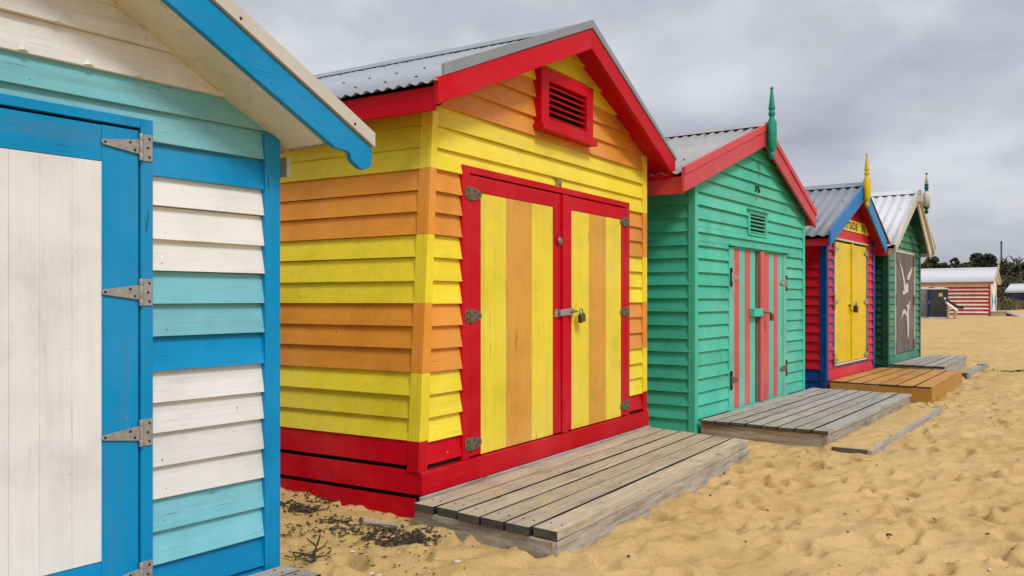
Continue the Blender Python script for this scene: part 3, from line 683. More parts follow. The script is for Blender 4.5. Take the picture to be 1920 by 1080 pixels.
# ================================================================== decks
def deck(label, root, poly, top, nb, board_t, drop, bm='deck', sm='deck_side', end='deck_end', front_in=0.02, gap=.015, name='wooden_deck', extra=None):
    """poly: back-left, front-left, front-right, back-right in the hut's local x,y"""
    t = thing(name, label, 'deck', hut_point(root, 0, 0, 0), root.rotation_euler[2], 'timber decks in front of the huts')
    (ax, ay), (bx, by), (cx, cy), (dx, dy) = [(p[0], p[1] - SH) for p in poly]
    mb = MB()
    for i in range(nb):
        f0, f1 = i / nb, (i + 1) / nb
        def L(f): return (ax + (bx - ax) * f, ay + (by - ay) * f)
        def Rr(f): return (dx + (cx - dx) * f, dy + (cy - dy) * f)
        g0 = gap / abs(by - ay) / 2 * (1.0 + .5 * random.random())
        e0 = random.uniform(-.012, .012); e1 = random.uniform(-.012, .012); zt = top + random.uniform(-.003, .003)
        p = [L(f0 + g0), L(f1 - g0), Rr(f1 - g0), Rr(f0 + g0)]
        p = [(p[0][0] + e0, p[0][1]), (p[1][0] + e0, p[1][1]), (p[2][0] + e1, p[2][1]), (p[3][0] + e1, p[3][1])]
        tn = random.random()
        n = 10
        # subdivided board so that it can cup and bow slightly
        vs = []; fs = []; ds = []
        bow = random.uniform(-.004, .004)
        for k in range(n + 1):
            u = k / n
            for q in (0, 1):
                a, b = (p[0], p[3]) if q == 0 else (p[1], p[2])
                x = a[0] + (b[0] - a[0]) * u; y = a[1] + (b[1] - a[1]) * u
                zz = zt + bow * math.sin(PI * u) + random.uniform(-.0012, .0012); yj = random.uniform(-.0012, .0012)
                vs += [(x, y + yj, zz), (x, y + yj, zz - board_t)]
        for k in range(n):
            o = k * 4; w = o + 4
            fs += [(o, o + 2, w + 2, w), (o + 1, w + 1, w + 3, o + 3)]
            if i == nb - 1: fs.append((o + 2, o + 3, w + 3, w + 2))
            else: ds.append((o + 2, o + 3, w + 3, w + 2))
            ds.append((o, w, w + 1, o + 1))
        mb.add(vs, fs, bm, tn); mb.add(vs, ds, 'dark' if end == 'deck_end' else end, tn)  # faces inside the gaps near black: gap shade painted on
        mb.add([vs[i] for i in (0, 1, 2, 3)], [(0, 1, 3, 2)], end, tn); mb.add([vs[4 * n + i] for i in (0, 1, 2, 3)], [(0, 2, 3, 1)], end, tn)
        for u in (.035, .36, .66, .965):
            for w in (.28, .74):
                x = (p[0][0] * (1 - w) + p[1][0] * w) * (1 - u) + (p[3][0] * (1 - w) + p[2][0] * w) * u
                y = (p[0][1] * (1 - w) + p[1][1] * w) * (1 - u) + (p[3][1] * (1 - w) + p[2][1] * w) * u
                mb.lathe([(.006, 0), (.005, .0012)], (x, y, zt + .003), 'screw', 6)
    mb.build('deck_boards', t)
    zb = top - board_t - .005
    def plank(p, q, th, name, sm=sm):
        m2 = MB(); vx, vy = q[0] - p[0], q[1] - p[1]; l = math.hypot(vx, vy); nx, ny = vy / l * th, -vx / l * th
        m2.prism([p, q, (q[0] + nx, q[1] + ny), (p[0] + nx, p[1] + ny)], lambda a, s: (a[0], a[1], zb if s else top - drop), sm); m2.build(name, t, bevel=.003)
    fi = front_in
    plank((bx + fi, by + fi), (cx - fi, cy + fi), -.035, 'front_bearer')
    plank((ax + fi, ay - .002), (bx + fi, by + fi + .037), -.035, 'side_bearer', 'deck_side_y' if sm == 'deck_side' else sm)
    plank((cx - fi, cy + fi + .037), (dx - fi, dy - .002), -.035, 'side_bearer', 'deck_side_y' if sm == 'deck_side' else sm)
    mi = MB(); mi.prism([(ax + .1, ay - .03), (bx + .1, by + .1), (cx - .1, cy + .1), (dx - .1, dy - .03)], lambda a, s: (a[0], a[1], top - board_t - .02 if s else top - drop), 'dark'); mi.build('underframe_shade', t)  # black slab added close under the boards so the gaps read dark
    return t
deck('weathered deck running under the blue hut at the bottom edge', B, [(-2.2, -.045), (-2.2, -.85), (-.02, -.85), (-.02, -.045)], .075, 6, .03, .3, 'deck_grey', end='deck_end')
dk = deck('sun bleached six board deck in front of the yellow and orange hut', Yh, [(-.12, -.075), (-.255, -1.115), (3.075, -1.10), (3.36, -.075)], .125, 6, .045, .4, front_in=.010)
mb = MB(); mb.box(.0, 3.45, -.073, -.054, .02, .124, 'deck_side'); mb.build('wall_plate', dk, bevel=.002)
deck('grey eight board deck in front of the sea green hut', G, [(.02, -.04), (-.02, -1.29), (3.74, -1.30), (3.80, -.04)], .12, 8, .028, .4, 'deck_grey', end='deck_end', front_in=.022)
deck('ochre painted deck in front of the red hut', R, [(.02, -.04), (-.15, -1.42), (3.14, -1.30), (3.02, -.04)], .14, 6, .02, .45, 'ochre_x', 'ochre_x', 'deck_end', front_in=.003, gap=.018)
deck('pale grey deck in front of the dark green hut', D, [(.1, -.04), (-.15, -.95), (3.25, -.82), (3.45, -.04)], .155, 5, .03, .4, 'deck_grey', end='deck_end')
# low steps half buried in the sand
def low_step(label, root, x0, x1, yb, yf, top):
    yb -= SH; yf -= SH
    t = thing('sunken_step', label, 'step', hut_point(root, 0, 0, 0), root.rotation_euler[2])
    mb = MB(); mb.box(x0, x1, yf, yf + .04, top - .2, top + .006, 'deck_grey'); mb.build('front_board', t, bevel=.003)
    mb = MB(); mb.box(x0, x0 + .035, yf + .041, yb, top - .2, top + .004, 'deck_end'); mb.build('side_board', t, bevel=.003); mb = MB(); mb.box(x1 - .035, x1, yf + .041, yb, top - .2, top + .004, 'deck_side'); mb.build('side_board', t, bevel=.003)
    mb = MB(); mb.box(x0 + .036, x1 - .036, yf + .041, yb, top - .2, top - .03, 'deck_grey'); mb.build('tread', t)
low_step('sand covered low step sunk in front of the grey deck of the sea green hut', G, -.13, 3.52, -1.34, -1.68, .0)
low_step('low grey step half sunk beside the pale deck of the dark green hut', D, .7, 3.4, -.98, -1.2, .0)

# ================================================================== far huts, cabins, trees and the ground follow
# ------------------------------------------------------------------ sand
def smooth(a, b, x):
    t = np.clip((x - a) / (b - a), 0, 1); return t * t * (3 - 2 * t)
BY = np.array([-5000, 0, 4, 6, 8, 9.5, 12, 16, 25, 40, 54, 62, 80, 95, 115, 160, 5000.])
BZ = np.array([0, 0, -.015, -.025, -.035, -.05, -.085, -.075, -.03, .06, .14, .21, .48, .75, 1.5, 1.9, 1.9])
_tabs = [rng.random((257, 257)) for _ in range(8)]
def vnoise(x, y, k=0):
    t = _tabs[k]; xi = np.floor(x).astype(int); yi = np.floor(y).astype(int); fx = x - xi; fy = y - yi
    fx = fx * fx * fx * (fx * (fx * 6 - 15) + 10); fy = fy * fy * fy * (fy * (fy * 6 - 15) + 10)
    a = t[xi % 256, yi % 256]; b = t[(xi + 1) % 256, yi % 256]; c = t[xi % 256, (yi + 1) % 256]; d = t[(xi + 1) % 256, (yi + 1) % 256]
    return (a * (1 - fx) + b * fx) * (1 - fy) + (c * (1 - fx) + d * fx) * fy - .5
gy = yaw(2095); gcx, gsx = math.cos(gy), math.sin(gy)
def sand_base(x, y):
    z = np.interp(y, BY, BZ)
    q = (x + .575) * -.847 + (y - 5.11) * .532
    z = z + .055 * smooth(.1, 1.4, q) * (1 - smooth(40, 60, y))
    # low drift piled on the sunken step of the green hut
    lx = (x - 1.805) * gcx + (y - 8.42) * gsx; ly = -(x - 1.805) * gsx + (y - 8.42) * gcx
    ins = smooth(-.12, -.08, lx) * (1 - smooth(3.44, 3.5, lx)) * smooth(-1.655, -1.63, ly) * (1 - smooth(-1.3, -1.2, ly))
    z = z * (1 - ins) + ins * (.004 + .006 * np.clip((ly + 1.66) / .3, 0, 1))
    return z
def sand_detail(x, y):
    ang = .5; u = x * math.cos(ang) + y * math.sin(ang); v = -x * math.sin(ang) + y * math.cos(ang)
    w = vnoise(x * 1.1, y * 1.1, 0) * .5
    d = .030 * vnoise(u * 1.4 + w, v * 2.2, 1) + .036 * vnoise(u * 3.2 + w * 2, v * 5.6 + w, 2) + .026 * vnoise(u * 7 + w * 3, v * 12, 3) + .009 * vnoise(u * 18, v * 26, 4) + .003 * vnoise(x * 45, y * 45, 5)
    r = 1 - np.abs(2 * vnoise(u * 2.3 + w * 2 + 9, v * 4.4 + w, 6))
    r2_ = 1 - np.abs(2 * vnoise(u * 5.2 + w * 3 + 4, v * 8.5 + w, 7))
    return d + .024 * (r ** 3 - .4) + .011 * (r2_ ** 3 - .4)
def grow(a, s, g, end):
    out = [a]
    while out[-1] < end: out.append(out[-1] + s); s *= g
    return out
xs_ = np.array(sorted([-v for v in grow(2.3, .03, 1.09, 3000)] + list(np.arange(-2.27, 6.0, .023)) + grow(6.0, .025, 1.0085, 16) + grow(16.2, .16, 1.07, 3000)))
ys_ = np.array(sorted([-v for v in grow(-2.9, .06, 1.16, 3000)] + list(np.arange(2.93, 8.5, .021)) + grow(8.5, .022, 1.0052, 24) + grow(24.15, .12, 1.045, 4000)))
XX, YY = np.meshgrid(xs_, ys_)
fade = 1 - smooth(60, 200, np.hypot(XX, YY))
HH = sand_base(XX, YY)
DD = sand_detail(XX, YY) * fade * (1 + .6 * smooth(20, 60, YY))
lx = (XX - 1.805) * gcx + (YY - 8.42) * gsx; ly = -(XX - 1.805) * gsx + (YY - 8.42) * gcx
damp = 1 - .75 * (smooth(-.3, -.1, lx) * (1 - smooth(3.5, 3.6, lx)) * smooth(-1.75, -1.64, ly))
DD *= damp
def dent(px, py, la, lb, ang, dep, rim):
    R = max(la, lb) * 2.3
    i0, i1 = np.searchsorted(xs_, [px - R, px + R]); j0, j1 = np.searchsorted(ys_, [py - R, py + R])
    if i1 - i0 < 2 or j1 - j0 < 2: return
    x = XX[j0:j1, i0:i1] - px; y = YY[j0:j1, i0:i1] - py
    c, s = math.cos(ang), math.sin(ang); a = (x * c + y * s) / la; b = (-x * s + y * c) / lb
    b = b * (1 + .25 * np.sin(a * 1.6)); r2 = a * a + b * b
    DD[j0:j1, i0:i1] += (-dep * np.exp(-(r2 ** 2.2)) + rim * np.exp(-((np.sqrt(r2) - 1.35) / .32) ** 2) * (.6 + .4 * np.sin(3 * np.arctan2(b, a) + px * 7))) * damp[j0:j1, i0:i1]
walk = 57 * PI / 180
for _ in range(3400):
    py = 2.6 + 26 * random.random() ** 1.25; px = random.uniform(-2.5, 3 + py * .75)
    q = (px + .575) * -.847 + (py - 5.11) * .532
    if q > -.9 and random.random() < .8: continue
    a = walk + random.gauss(0, .6) + (PI if random.random() < .5 else 0)
    s = random.uniform(.6, 1.12)
    dent(px, py, .125 * s, .058 * s, a, random.uniform(.028, .068), random.uniform(.010, .024))
    if random.random() < .5: dent(px - .10 * s * math.cos(a), py - .10 * s * math.sin(a), .05 * s, .045 * s, a, random.uniform(.008, .018), .003)
for _ in range(2500):
    py = 2.6 + 22 * random.random() ** 1.2; px = random.uniform(-2.5, 3 + py * .75)
    dent(px, py, random.uniform(.02, .05), random.uniform(.015, .04), random.uniform(0, 6.3), random.uniform(.005, .016), .003)
ZZ = HH + DD
def sandz(x, y):
    i = min(max(int(np.searchsorted(xs_, x)), 0), len(xs_) - 1); j = min(max(int(np.searchsorted(ys_, y)), 0), len(ys_) - 1); return float(ZZ[j, i])
nx, ny = len(xs_), len(ys_)
me = bpy.data.meshes.new('sand'); me.vertices.add(nx * ny)
me.vertices.foreach_set('co', np.stack([XX, YY, ZZ], -1).astype(np.float32).ravel())
ii = (np.arange(ny - 1)[:, None] * nx + np.arange(nx - 1)[None, :]).ravel()
quads = np.stack([ii, ii + 1, ii + nx + 1, ii + nx], -1).astype(np.int32)
me.loops.add(quads.size); me.loops.foreach_set('vertex_index', quads.ravel())
me.polygons.add(len(quads)); me.polygons.foreach_set('loop_start', np.arange(0, quads.size, 4, dtype=np.int32))
me.polygons.foreach_set('use_smooth', np.ones(len(quads), bool)); me.update(calc_edges=True); me.validate()
m, nt, b = newmat('beach_sand')
vo = coords(nt, (1, 1, 1))
big = noise(nt, vo, .7, 5, .6); mid = noise(nt, vo, 5.0, 5, .65); fine = noise(nt, vo, 90, 3, .7); grit = noise(nt, vo, 300, 2, .7)
col = ramp(nt, big, [(.3, (.50, .33, .12)), (.7, (.61, .42, .18))])
col = mixc(nt, 1.0, col, ramp(nt, mid, [(.3, g(.88)), (.7, g(1.08))]), 'MULTIPLY')
col = mixc(nt, 1.0, col, ramp(nt, fine, [(.3, g(.86)), (.7, g(1.12))]), 'MULTIPLY')
col = mixc(nt, ramp(nt, grit, [(.66, g(0)), (.72, g(.55))]), col, (.13, .08, .035, 1))
nt.links.new(col, b.inputs['Base Color']); b.inputs['Roughness'].default_value = .95; b.inputs['Specular IOR Level'].default_value = .15
lump = noise(nt, coords(nt, (1, 1.5, 1)), 13.0, 6, .6, .6)
h = math_(nt, 'ADD', math_(nt, 'ADD', math_(nt, 'MULTIPLY', mid, .5), math_(nt, 'MULTIPLY', lump, .6)), math_(nt, 'ADD', math_(nt, 'MULTIPLY', fine, .35), math_(nt, 'MULTIPLY', grit, .12)))
bp = nd(nt, 'ShaderNodeBump', None, Strength=.6, Distance=.024, Height=h); nt.links.new(bp.outputs[0], b.inputs['Normal'])
me.materials.append(m)
sand = bpy.data.objects.new('sand', me); COL.objects.link(sand); sand['kind'] = 'structure'

# ------------------------------------------------------------------ seaweed, twigs, shells
M['weed'] = plain('dry_seaweed', (.055, .040, .022), .8, 0, .4, 30)
M['twig'] = plain('driftwood_twig', (.10, .075, .05), .85, 0, .4, 30)
M['shell'] = plain('shell_white', (.75, .70, .62), .5)
M['chip'] = plain('dark_chip', (.05, .032, .018), .85, 0, .4, 60)
def weed_strands(mb, cx, cy, n, spread, length, rad, sq=.5, mat='weed', ang0=None):
    for _ in range(n):
        x = cx + random.gauss(0, spread); y = cy + random.gauss(0, spread * sq); a = random.uniform(0, 6.3) if ang0 is None else ang0 + random.gauss(0, .7); pts = []
        st = length * random.uniform(.25, 1.0) / 7; lift = random.uniform(-.004, .012)
        for k in range(8):
            pts.append((x, y, sandz(x, y) + .004 + lift * math.sin(k / 7 * PI) + random.uniform(0, .004)))
            a += random.gauss(0, .5); x += st * math.cos(a); y += st * math.sin(a)
        r = rad * random.uniform(.6, 1.3)
        mb.tube(pts, [r * (1 - .6 * abs(k / 3.5 - 1)) for k in range(8)], mat, 5)
def seaweed(label, spots):
    mb = MB()
    for (cx, cy, n, sp, ln, r) in spots:
        weed_strands(mb, cx, cy, n, sp, ln * .7, r * .75)
        for _ in range(n * 6):
            x = cx + random.gauss(0, sp * 1.25); y = cy + random.gauss(0, sp * .7); z = sandz(x, y) + abs(random.gauss(0, .006)) + .003; a = random.uniform(0, 6.3); l = random.uniform(.005, .022); w = l * random.uniform(.2, .5)
            c, q = math.cos(a), math.sin(a); t1, t2 = random.gauss(0, .004), random.gauss(0, .004)
            mb.add([(x - c * l, y - q * l, z), (x + q * w, y - c * w, z + t1), (x + c * l, y + q * l, z + t2), (x - q * w, y + c * w, z - t1)], [(0, 1, 2, 3)], 'weed')
    o = mb.build('seaweed_clump', fix=False)
    return tag(o, label, 'seaweed', 'dried seaweed washed up between the huts')
def gp(u, v, z=.03):
    Y = (1.3 - z) * 1600 / (v - 563); return ((u - 960) * Y / 1600, Y)
def sp(u, v, n, s, ln=.16, r=.0055):
    x, y = gp(u, v); return (x, y, n, s, ln, r)
seaweed('dark dried seaweed clump against the deck end of the yellow and orange hut', [sp(748, 992, 34, .085), sp(772, 1000, 34, .07), sp(722, 978, 12, .06, .22, .004), sp(708, 985, 8, .06, .3, .003)])
seaweed('thin mat of black seaweed beside the corner post of the blue hut', [sp(566, 946, 40, .07, .12)])
tag(seaweed('', [sp(640, 970, 20, .09, .12), sp(650, 984, 14, .07, .1), sp(610, 932, 12, .09, .1), sp(590, 926, 8, .08, .12), sp(545, 985, 6, .08, .1)]), 'loose scraps of dried seaweed strewn between the blue and yellow huts', None, None, 'stuff')
D_ = [o for o in bpy.data.objects if o.name.startswith('seaweed_clump') and o.get('kind') == 'stuff'][0]; D_.name = 'seaweed_scraps'; del D_['category']; del D_['group']
# a dead, branching sea plant standing in the sand
x0_, y0_ = gp(588, 1030); zz0 = sandz(x0_, y0_)
t = thing('dead_plant', 'dead black plant stalk with side branches sticking out of the sand', 'plant', (x0_, y0_, zz0 - .01))
mb = MB(); mb.tube([(0, 0, -.02), (.004, .004, .05), (.0, .02, .11), (.012, .05, .17), (.016, .11, .22)], [.016, .012, .010, .008, .005], 'weed', 7); mb.build('stalk', t)
mb = MB()
for pts in ([(0, .01, .07), (-.08, .02, .10), (-.15, .05, .10)], [(0, .01, .07), (.07, .0, .09), (.10, .04, .13)], [(0, .015, .09), (-.05, .03, .09), (-.13, .0, .075), (-.18, .02, .08)], [(.005, .03, .12), (.05, .07, .14), (.06, .12, .17)], [(0, 0, .03), (-.04, -.02, .06), (-.05, -.03, .10)], [(.01, .04, .15), (-.04, .06, .19), (-.06, .07, .21)]):
    mb.tube(pts, [.008 - .005 * i / (len(pts) - 1) for i in range(len(pts))], 'weed', 5)
for _ in range(26):
    a = random.uniform(0, 6.3); p = (random.gauss(-.03, .07), random.gauss(.03, .03), random.uniform(.06, .12)); mb.tube([p, (p[0] + .03 * math.cos(a), p[1] + .03 * math.sin(a), p[2] + random.uniform(-.02, .02))], [.005, .002], 'weed', 4)
mb.build('branches', t); t.scale = (.85, .85, .62)
mb = MB()
for _ in range(480):
    py = 2.8 + 14 * random.random() ** 1.6; px = random.uniform(-1.5, 1.2 + py * .68)
    z = sandz(px, py) + .002; s = random.uniform(.002, .008); a = random.uniform(0, 6.3); l = s * random.uniform(1, 3)
    mt = 'shell' if random.random() < .16 else 'chip'
    c, sn = math.cos(a), math.sin(a)
    vs = [(px + c * l * u - sn * s * v, py + sn * l * u + c * s * v, z + h * s) for h, k in ((-.3, 1.0), (.7, .6)) for u, v in ((-k, -k), (k, -k * .6), (k * .8, k), (-k * .7, k * .8))]
    mb.add(vs, [(3, 2, 1, 0), (4, 5, 6, 7), (0, 1, 5, 4), (1, 2, 6, 5), (2, 3, 7, 6), (3, 0, 4, 7)], mt)
for _ in range(260):
    px, py = gp(random.uniform(530, 820), random.uniform(925, 1075)); z = sandz(px, py) + .002; s = random.uniform(.0015, .005); a = random.uniform(0, 6.3); l = s * random.uniform(1, 4)
    mt = 'shell' if random.random() < .12 else ('chip' if random.random() < .6 else 'weed'); c, sn = math.cos(a), math.sin(a)
    vs = [(px + c * l * u - sn * s * v, py + sn * l * u + c * s * v, z + h * s) for h, k in ((-.3, 1.0), (.7, .6)) for u, v in ((-k, -k), (k, -k * .6), (k * .8, k), (-k * .7, k * .8))]
    mb.add(vs, [(3, 2, 1, 0), (4, 5, 6, 7), (0, 1, 5, 4), (1, 2, 6, 5), (2, 3, 7, 6), (3, 0, 4, 7)], mt)
tag(mb.build('beach_debris', fix=False), 'tiny shells and dark chips scattered over the sand', None, None, 'stuff')
mb = MB(); x1_, y1_ = gp(712, 962); x2_, y2_ = gp(668, 958)
mb.prism([(-.14, -.018), (.14, -.012), (.13, .016), (-.12, .020)], lambda p, s: (p[0], p[1], .012 if s else 0), 'deck_grey')
o = mb.build('driftwood_stick', bevel=.002); o.location = (*gp(710, 962, .05), sandz(*gp(710, 962, .05)) + .012); o.rotation_euler = (.1, -.05, -.5); tag(o, 'short grey driftwood slat lying against the red base of the yellow hut', 'driftwood')
mb = MB()
for k in range(3): weed_strands(mb, 9.3 + k * .35, 16.3 + k * .1, 8, .16, .5, .012, .3, 'weed', .2)
tag(mb.build('seaweed_strand', fix=False), 'long dark seaweed strand on the open sand right of the pale deck', 'seaweed', 'dried seaweed washed up between the huts')

# ------------------------------------------------------------------ far striped hut and its deck
fz = [-.05 + .133 * k for k in range(0, 30)]
vp6 = 2200
F6 = hut('beach_hut', 'distant hut striped in red and white boards with a plain white roof', 33.64, 60.0, yaw(vp6), 0.0, 2.8, 5.4,
         (2.36, 1.4, 3.28, 2.36), fz, lambda i, z: 'far_white', lambda i, z: 'far_red' if i % 2 else 'far_white', [(.45, 2.35, .05, 2.1)],
         {'off': .25, 'th': .04, 'sof_ext': (.06, .06)}, (-.22, 3.02, 2.42, 2.42, 3.45), 'roof_white', cw=.12, cmat='far_red', sof_mat='far_white', eave_mat='ochre_x', eave_fz=(2.27, 2.36, 2.27, 2.36), roof_amp=.006, pitch=.2, screws=())
F6.location.z = .18
barge(F6, [(-.24, 2.27), (1.4, 3.22), (1.4, 3.46), (-.24, 2.44)], .26, .04, 'bone_x'); barge(F6, [(1.401, 3.22), (3.05, 2.27), (3.05, 2.44), (1.401, 3.46)], .26, .04, 'bone_x')
finial(F6, 1.4, -.30, 3.2, .8, ['bone_z'])
for (a, b, c) in ((.47, 1.395, 1), (1.405, 2.33, -1)):
    mb = MB(); mb.box(a, b, -.03, -.001, .07, 2.08, 'far_white')
    e = a if c > 0 else b; mb.prism([(e + c * .01, .3), (e + c * .72, 1.05), (e + c * .01, 1.85)], lambda p, s: (p[0], -.045 if s else -.0305, p[1]), 'far_teal'); mb.build('door', F6)
t = thing('wooden_deck', 'dark raised deck with a sloping ramp at the front of the distant striped hut', 'deck', F6.matrix_basis @ Vector((0, 0, 0)), F6.rotation_euler[2])
t.location = F6.location
mb = MB()
for i in range(6): mb.box(-.05, 2.9, -1.0 + i * .165, -1.0 + i * .165 + .155, .30, .34, 'deck_grey', random.random())
mb.build('deck_boards', t)
mb = MB()
for i in range(3): mb.box(-.03, .0, -.98, -.05, -.15 + i * .15, -.15 + i * .15 + .14, 'deck_side', random.random())
mb.box(.0, 2.88, -.98, -.94, -.2, .29, 'deck_side'); mb.build('side_boards', t)
mb = MB(); mb.prism([(-1.01, .33), (-2.0, -.05), (-2.0, -.12), (-1.01, .2)], lambda p, s: (.0 if s else 2.4, p[0], p[1]), 'deck_grey'); mb.build('ramp', t)

# ------------------------------------------------------------------ distant navy hut
vp7 = 2700; yv = yaw(vp7)
F7 = hut('beach_hut', 'distant navy blue hut with white roof half hidden behind grassy dune', 53.4 + .677 * 4, 92 - .736 * 4, yv, 0.0, 2.8, 4.0,
         (1.62, 1.4, 2.25, 1.62), fz, lambda i, z: 'far_navy', lambda i, z: 'far_navy', [(.6, 2.2, .05, 1.6)],
         {'off': .3, 'th': .04, 'sof_ext': (.06, .06)}, (-.3, 3.1, 1.55, 1.55, 2.36), 'roof_white', cw=.12, cmat='far_navy', sof_mat='far_white', eave_mat='far_white', eave_fz=(1.42, 1.5, 1.42, 1.5), roof_amp=.006, pitch=.2, screws=())
F7.location.z = .70
barge(F7, [(-.32, 1.42), (1.4, 2.2), (1.4, 2.38), (-.32, 1.58)], .31, .04, 'far_white'); barge(F7, [(1.401, 2.2), (3.12, 1.42), (3.12, 1.58), (1.401, 2.38)], .31, .04, 'far_white')
mb = MB(); mb.box(.62, 2.18, -.03, -.001, .06, 1.58, 'far_white'); mb.build('door', F7)

# ------------------------------------------------------------------ portable cabins and handrail
M['cab_dark'] = plain('charcoal_plastic', (.030, .033, .036), .5, 0, .15, 2)
M['cab_grey'] = plain('grey_plastic', (.19, .205, .22), .5, 0, .15, 2)
M['cab_blue'] = plain('blue_plastic', (.006, .05, .21), .45, 0, .1, 2)
M['cab_roof'] = plain('white_plastic', (.68, .68, .68), .5, 0, .06, 2)
M['notice'] = plain('yellow_notice', (.52, .45, .13), .5, 0, .3, 40)
def cabin(label, u, Y, w, h, body, edge, notice, rz=0.0):
    X = (u - 960) / 1600 * Y; z = sandz(X, Y)
    t = thing('portable_toilet', label, 'portable toilet', (X, Y, z), rz, 'portable toilets beside the striped hut')
    hw = w / 2
    mb = MB(); mb.box(-hw - .05, hw + .05, -.05, w + .05, -.02, .09, 'cab_roof'); mb.build('skid', t, bevel=.01)
    mb = MB(); mb.prism([(-hw, .09), (hw, .09), (hw - .02, h), (-hw + .02, h)], lambda p, s: (p[0], 0 if s else w, p[1]), body)
    for k in range(9): mb.box(-hw + .14, hw - .18, -.012, -.001, .22 + k * .035, .24 + k * .035, body)
    mb.build('body', t, bevel=.012)
    mb = MB(); mb.box(-hw + .10, hw - .10, -.02, -.003, .62, h - .08, body, .2); mb.box(hw - .17, hw - .13, -.045, -.02, .95, 1.12, 'cab_roof'); mb.build('door', t, bevel=.006)
    mb = MB()
    sx = 1 if edge[1] > 0 else -1
    mb.box(min(sx * hw, sx * (hw - edge[2])) , max(sx * hw, sx * (hw - edge[2])), -.03, -.0215, .12, h - .02, edge[0]); mb.build('corner_panel', t, bevel=.004)
    mb = MB(); mb.prism([(-hw - .04, h + .001), (hw + .04, h + .001), (hw + .02, h + .05), (hw * .4, h + .14), (-hw * .4, h + .14), (-hw - .02, h + .05)], lambda p, s: (p[0], -.05 if s else w + .05, p[1]), 'cab_roof'); mb.build('roof', t, bevel=.01)
    for (a, zc, ww, hh, mt) in notice:
        mb = MB(); mb.box(a - ww / 2, a + ww / 2, -.028, -.0215, zc - hh / 2, zc + hh / 2, mt); mb.build('notice', t)
    return t
cabin('grey portable toilet with a blue corner panel behind the charcoal one', 1731.5, 54.7, .95, 1.86, 'cab_grey', ('cab_blue', 1, .26), [(-.02, 1.25, .08, .16, 'notice')], -.46)
cabin('charcoal portable toilet with yellow notice nearest the striped hut', 1761, 54.0, 1.04, 1.84, 'cab_dark', ('cab_dark', -1, .10), [(.08, 1.50, .22, .22, 'notice'), (.33, 1.27, .12, .12, 'cab_roof')], -.46)
t = thing('handrail', 'sloping black and white handrail on two posts beside the charcoal toilet', 'handrail', ((1785 - 960) / 1600 * 53.2, 53.2, sandz(27.4, 53.2)))
k_ = 53.2 / 1600
for du in (-6.5, 6):
    mb = MB(); zt = .62 if du > 0 else .85; mb.box(du * k_ - .07, du * k_ + .07, -.07, .07, -.1, zt, 'deck_side'); mb.build('post', t, bevel=.01)
mb = MB(); mb.prism([(-11 * k_, 1.22), (10.5 * k_, .80), (21 * k_, .72), (21 * k_, .58), (10 * k_, .60), (-11 * k_, 1.08)], lambda p, s: (p[0], -.05 if s else .03, p[1]), 'black'); mb.build('rail', t, bevel=.01)
mb = MB(); mb.prism([(-11 * k_, 1.05), (9.5 * k_, .585), (9.5 * k_, .42), (-11 * k_, .90)], lambda p, s: (p[0], -.075 if s else -.0715, p[1]), 'far_white'); mb.build('board', t)

# ------------------------------------------------------------------ trees, scrub, dune grass, pole
def foliage(name, lo, hi):
    m, nt, b = newmat(name); at = nd(nt, 'ShaderNodeAttribute', {'attribute_name': 'tone'})
    nt.links.new(ramp(nt, at.outputs['Fac'], [(0, lo), (1, hi)]), b.inputs['Base Color']); b.inputs['Roughness'].default_value = .65
    M[name] = m
foliage('leaf_dark', (.016, .022, .008), (.050, .058, .020)); foliage('leaf_olive', (.028, .034, .011), (.085, .084, .030)); foliage('leaf_green', (.025, .05, .008), (.08, .125, .022)); foliage('dune_blades', (.075, .080, .025), (.20, .18, .075))
M['bark'] = plain('bark', (.035, .028, .022), .9, 0, .3, 8)
def leaves_np(clumps, n, size, mat, name, parent=None, flat=.6):
    """clumps: (cx, cy, cz, rx, ry, rz); leaf-sized quads spread through the clump volumes"""
    per = np.array([c[3] * c[4] * c[5] for c in clumps]) ** .67; per = (per / per.sum() * n).astype(int) + 1
    P_ = []; T = []
    for c, k in zip(clumps, per):
        d = rng.normal(size=(k, 3)); d /= np.linalg.norm(d, axis=1)[:, None]; r = rng.random(k) ** .38
        P_.append(np.array(c[:3]) + d * r[:, None] * np.array(c[3:])); T.append(np.clip(rng.random(k) * .6 + rng.random() * .4, 0, 1))
    P_ = np.concatenate(P_); T = np.concatenate(T); k = len(P_)
    a = rng.normal(size=(k, 3)); a /= np.linalg.norm(a, axis=1)[:, None]; q = rng.normal(size=(k, 3)); b = np.cross(a, q); b /= np.linalg.norm(b, axis=1)[:, None]
    s = size * (.6 + .8 * rng.random(k))[:, None]
    V = np.stack([P_ - a * s, P_ - b * s * flat, P_ + a * s, P_ + b * s * flat], 1).reshape(-1, 3)
    me = bpy.data.meshes.new(name); me.vertices.add(len(V)); me.vertices.foreach_set('co', V.astype(np.float32).ravel())
    me.loops.add(4 * k); me.loops.foreach_set('vertex_index', np.arange(4 * k, dtype=np.int32)); me.polygons.add(k); me.polygons.foreach_set('loop_start', np.arange(0, 4 * k, 4, dtype=np.int32))
    at = me.attributes.new('tone', 'FLOAT', 'FACE'); at.data.foreach_set('value', T.astype(np.float32))
    me.update(calc_edges=True); me.validate(); me.materials.append(M[mat])
    o = bpy.data.objects.new(name, me); COL.objects.link(o); o.parent = parent
    return o
def pxp(u, v, Y): return ((u - 960) / 1600 * Y, Y, 1.3 + (563 - v) * Y / 1600)
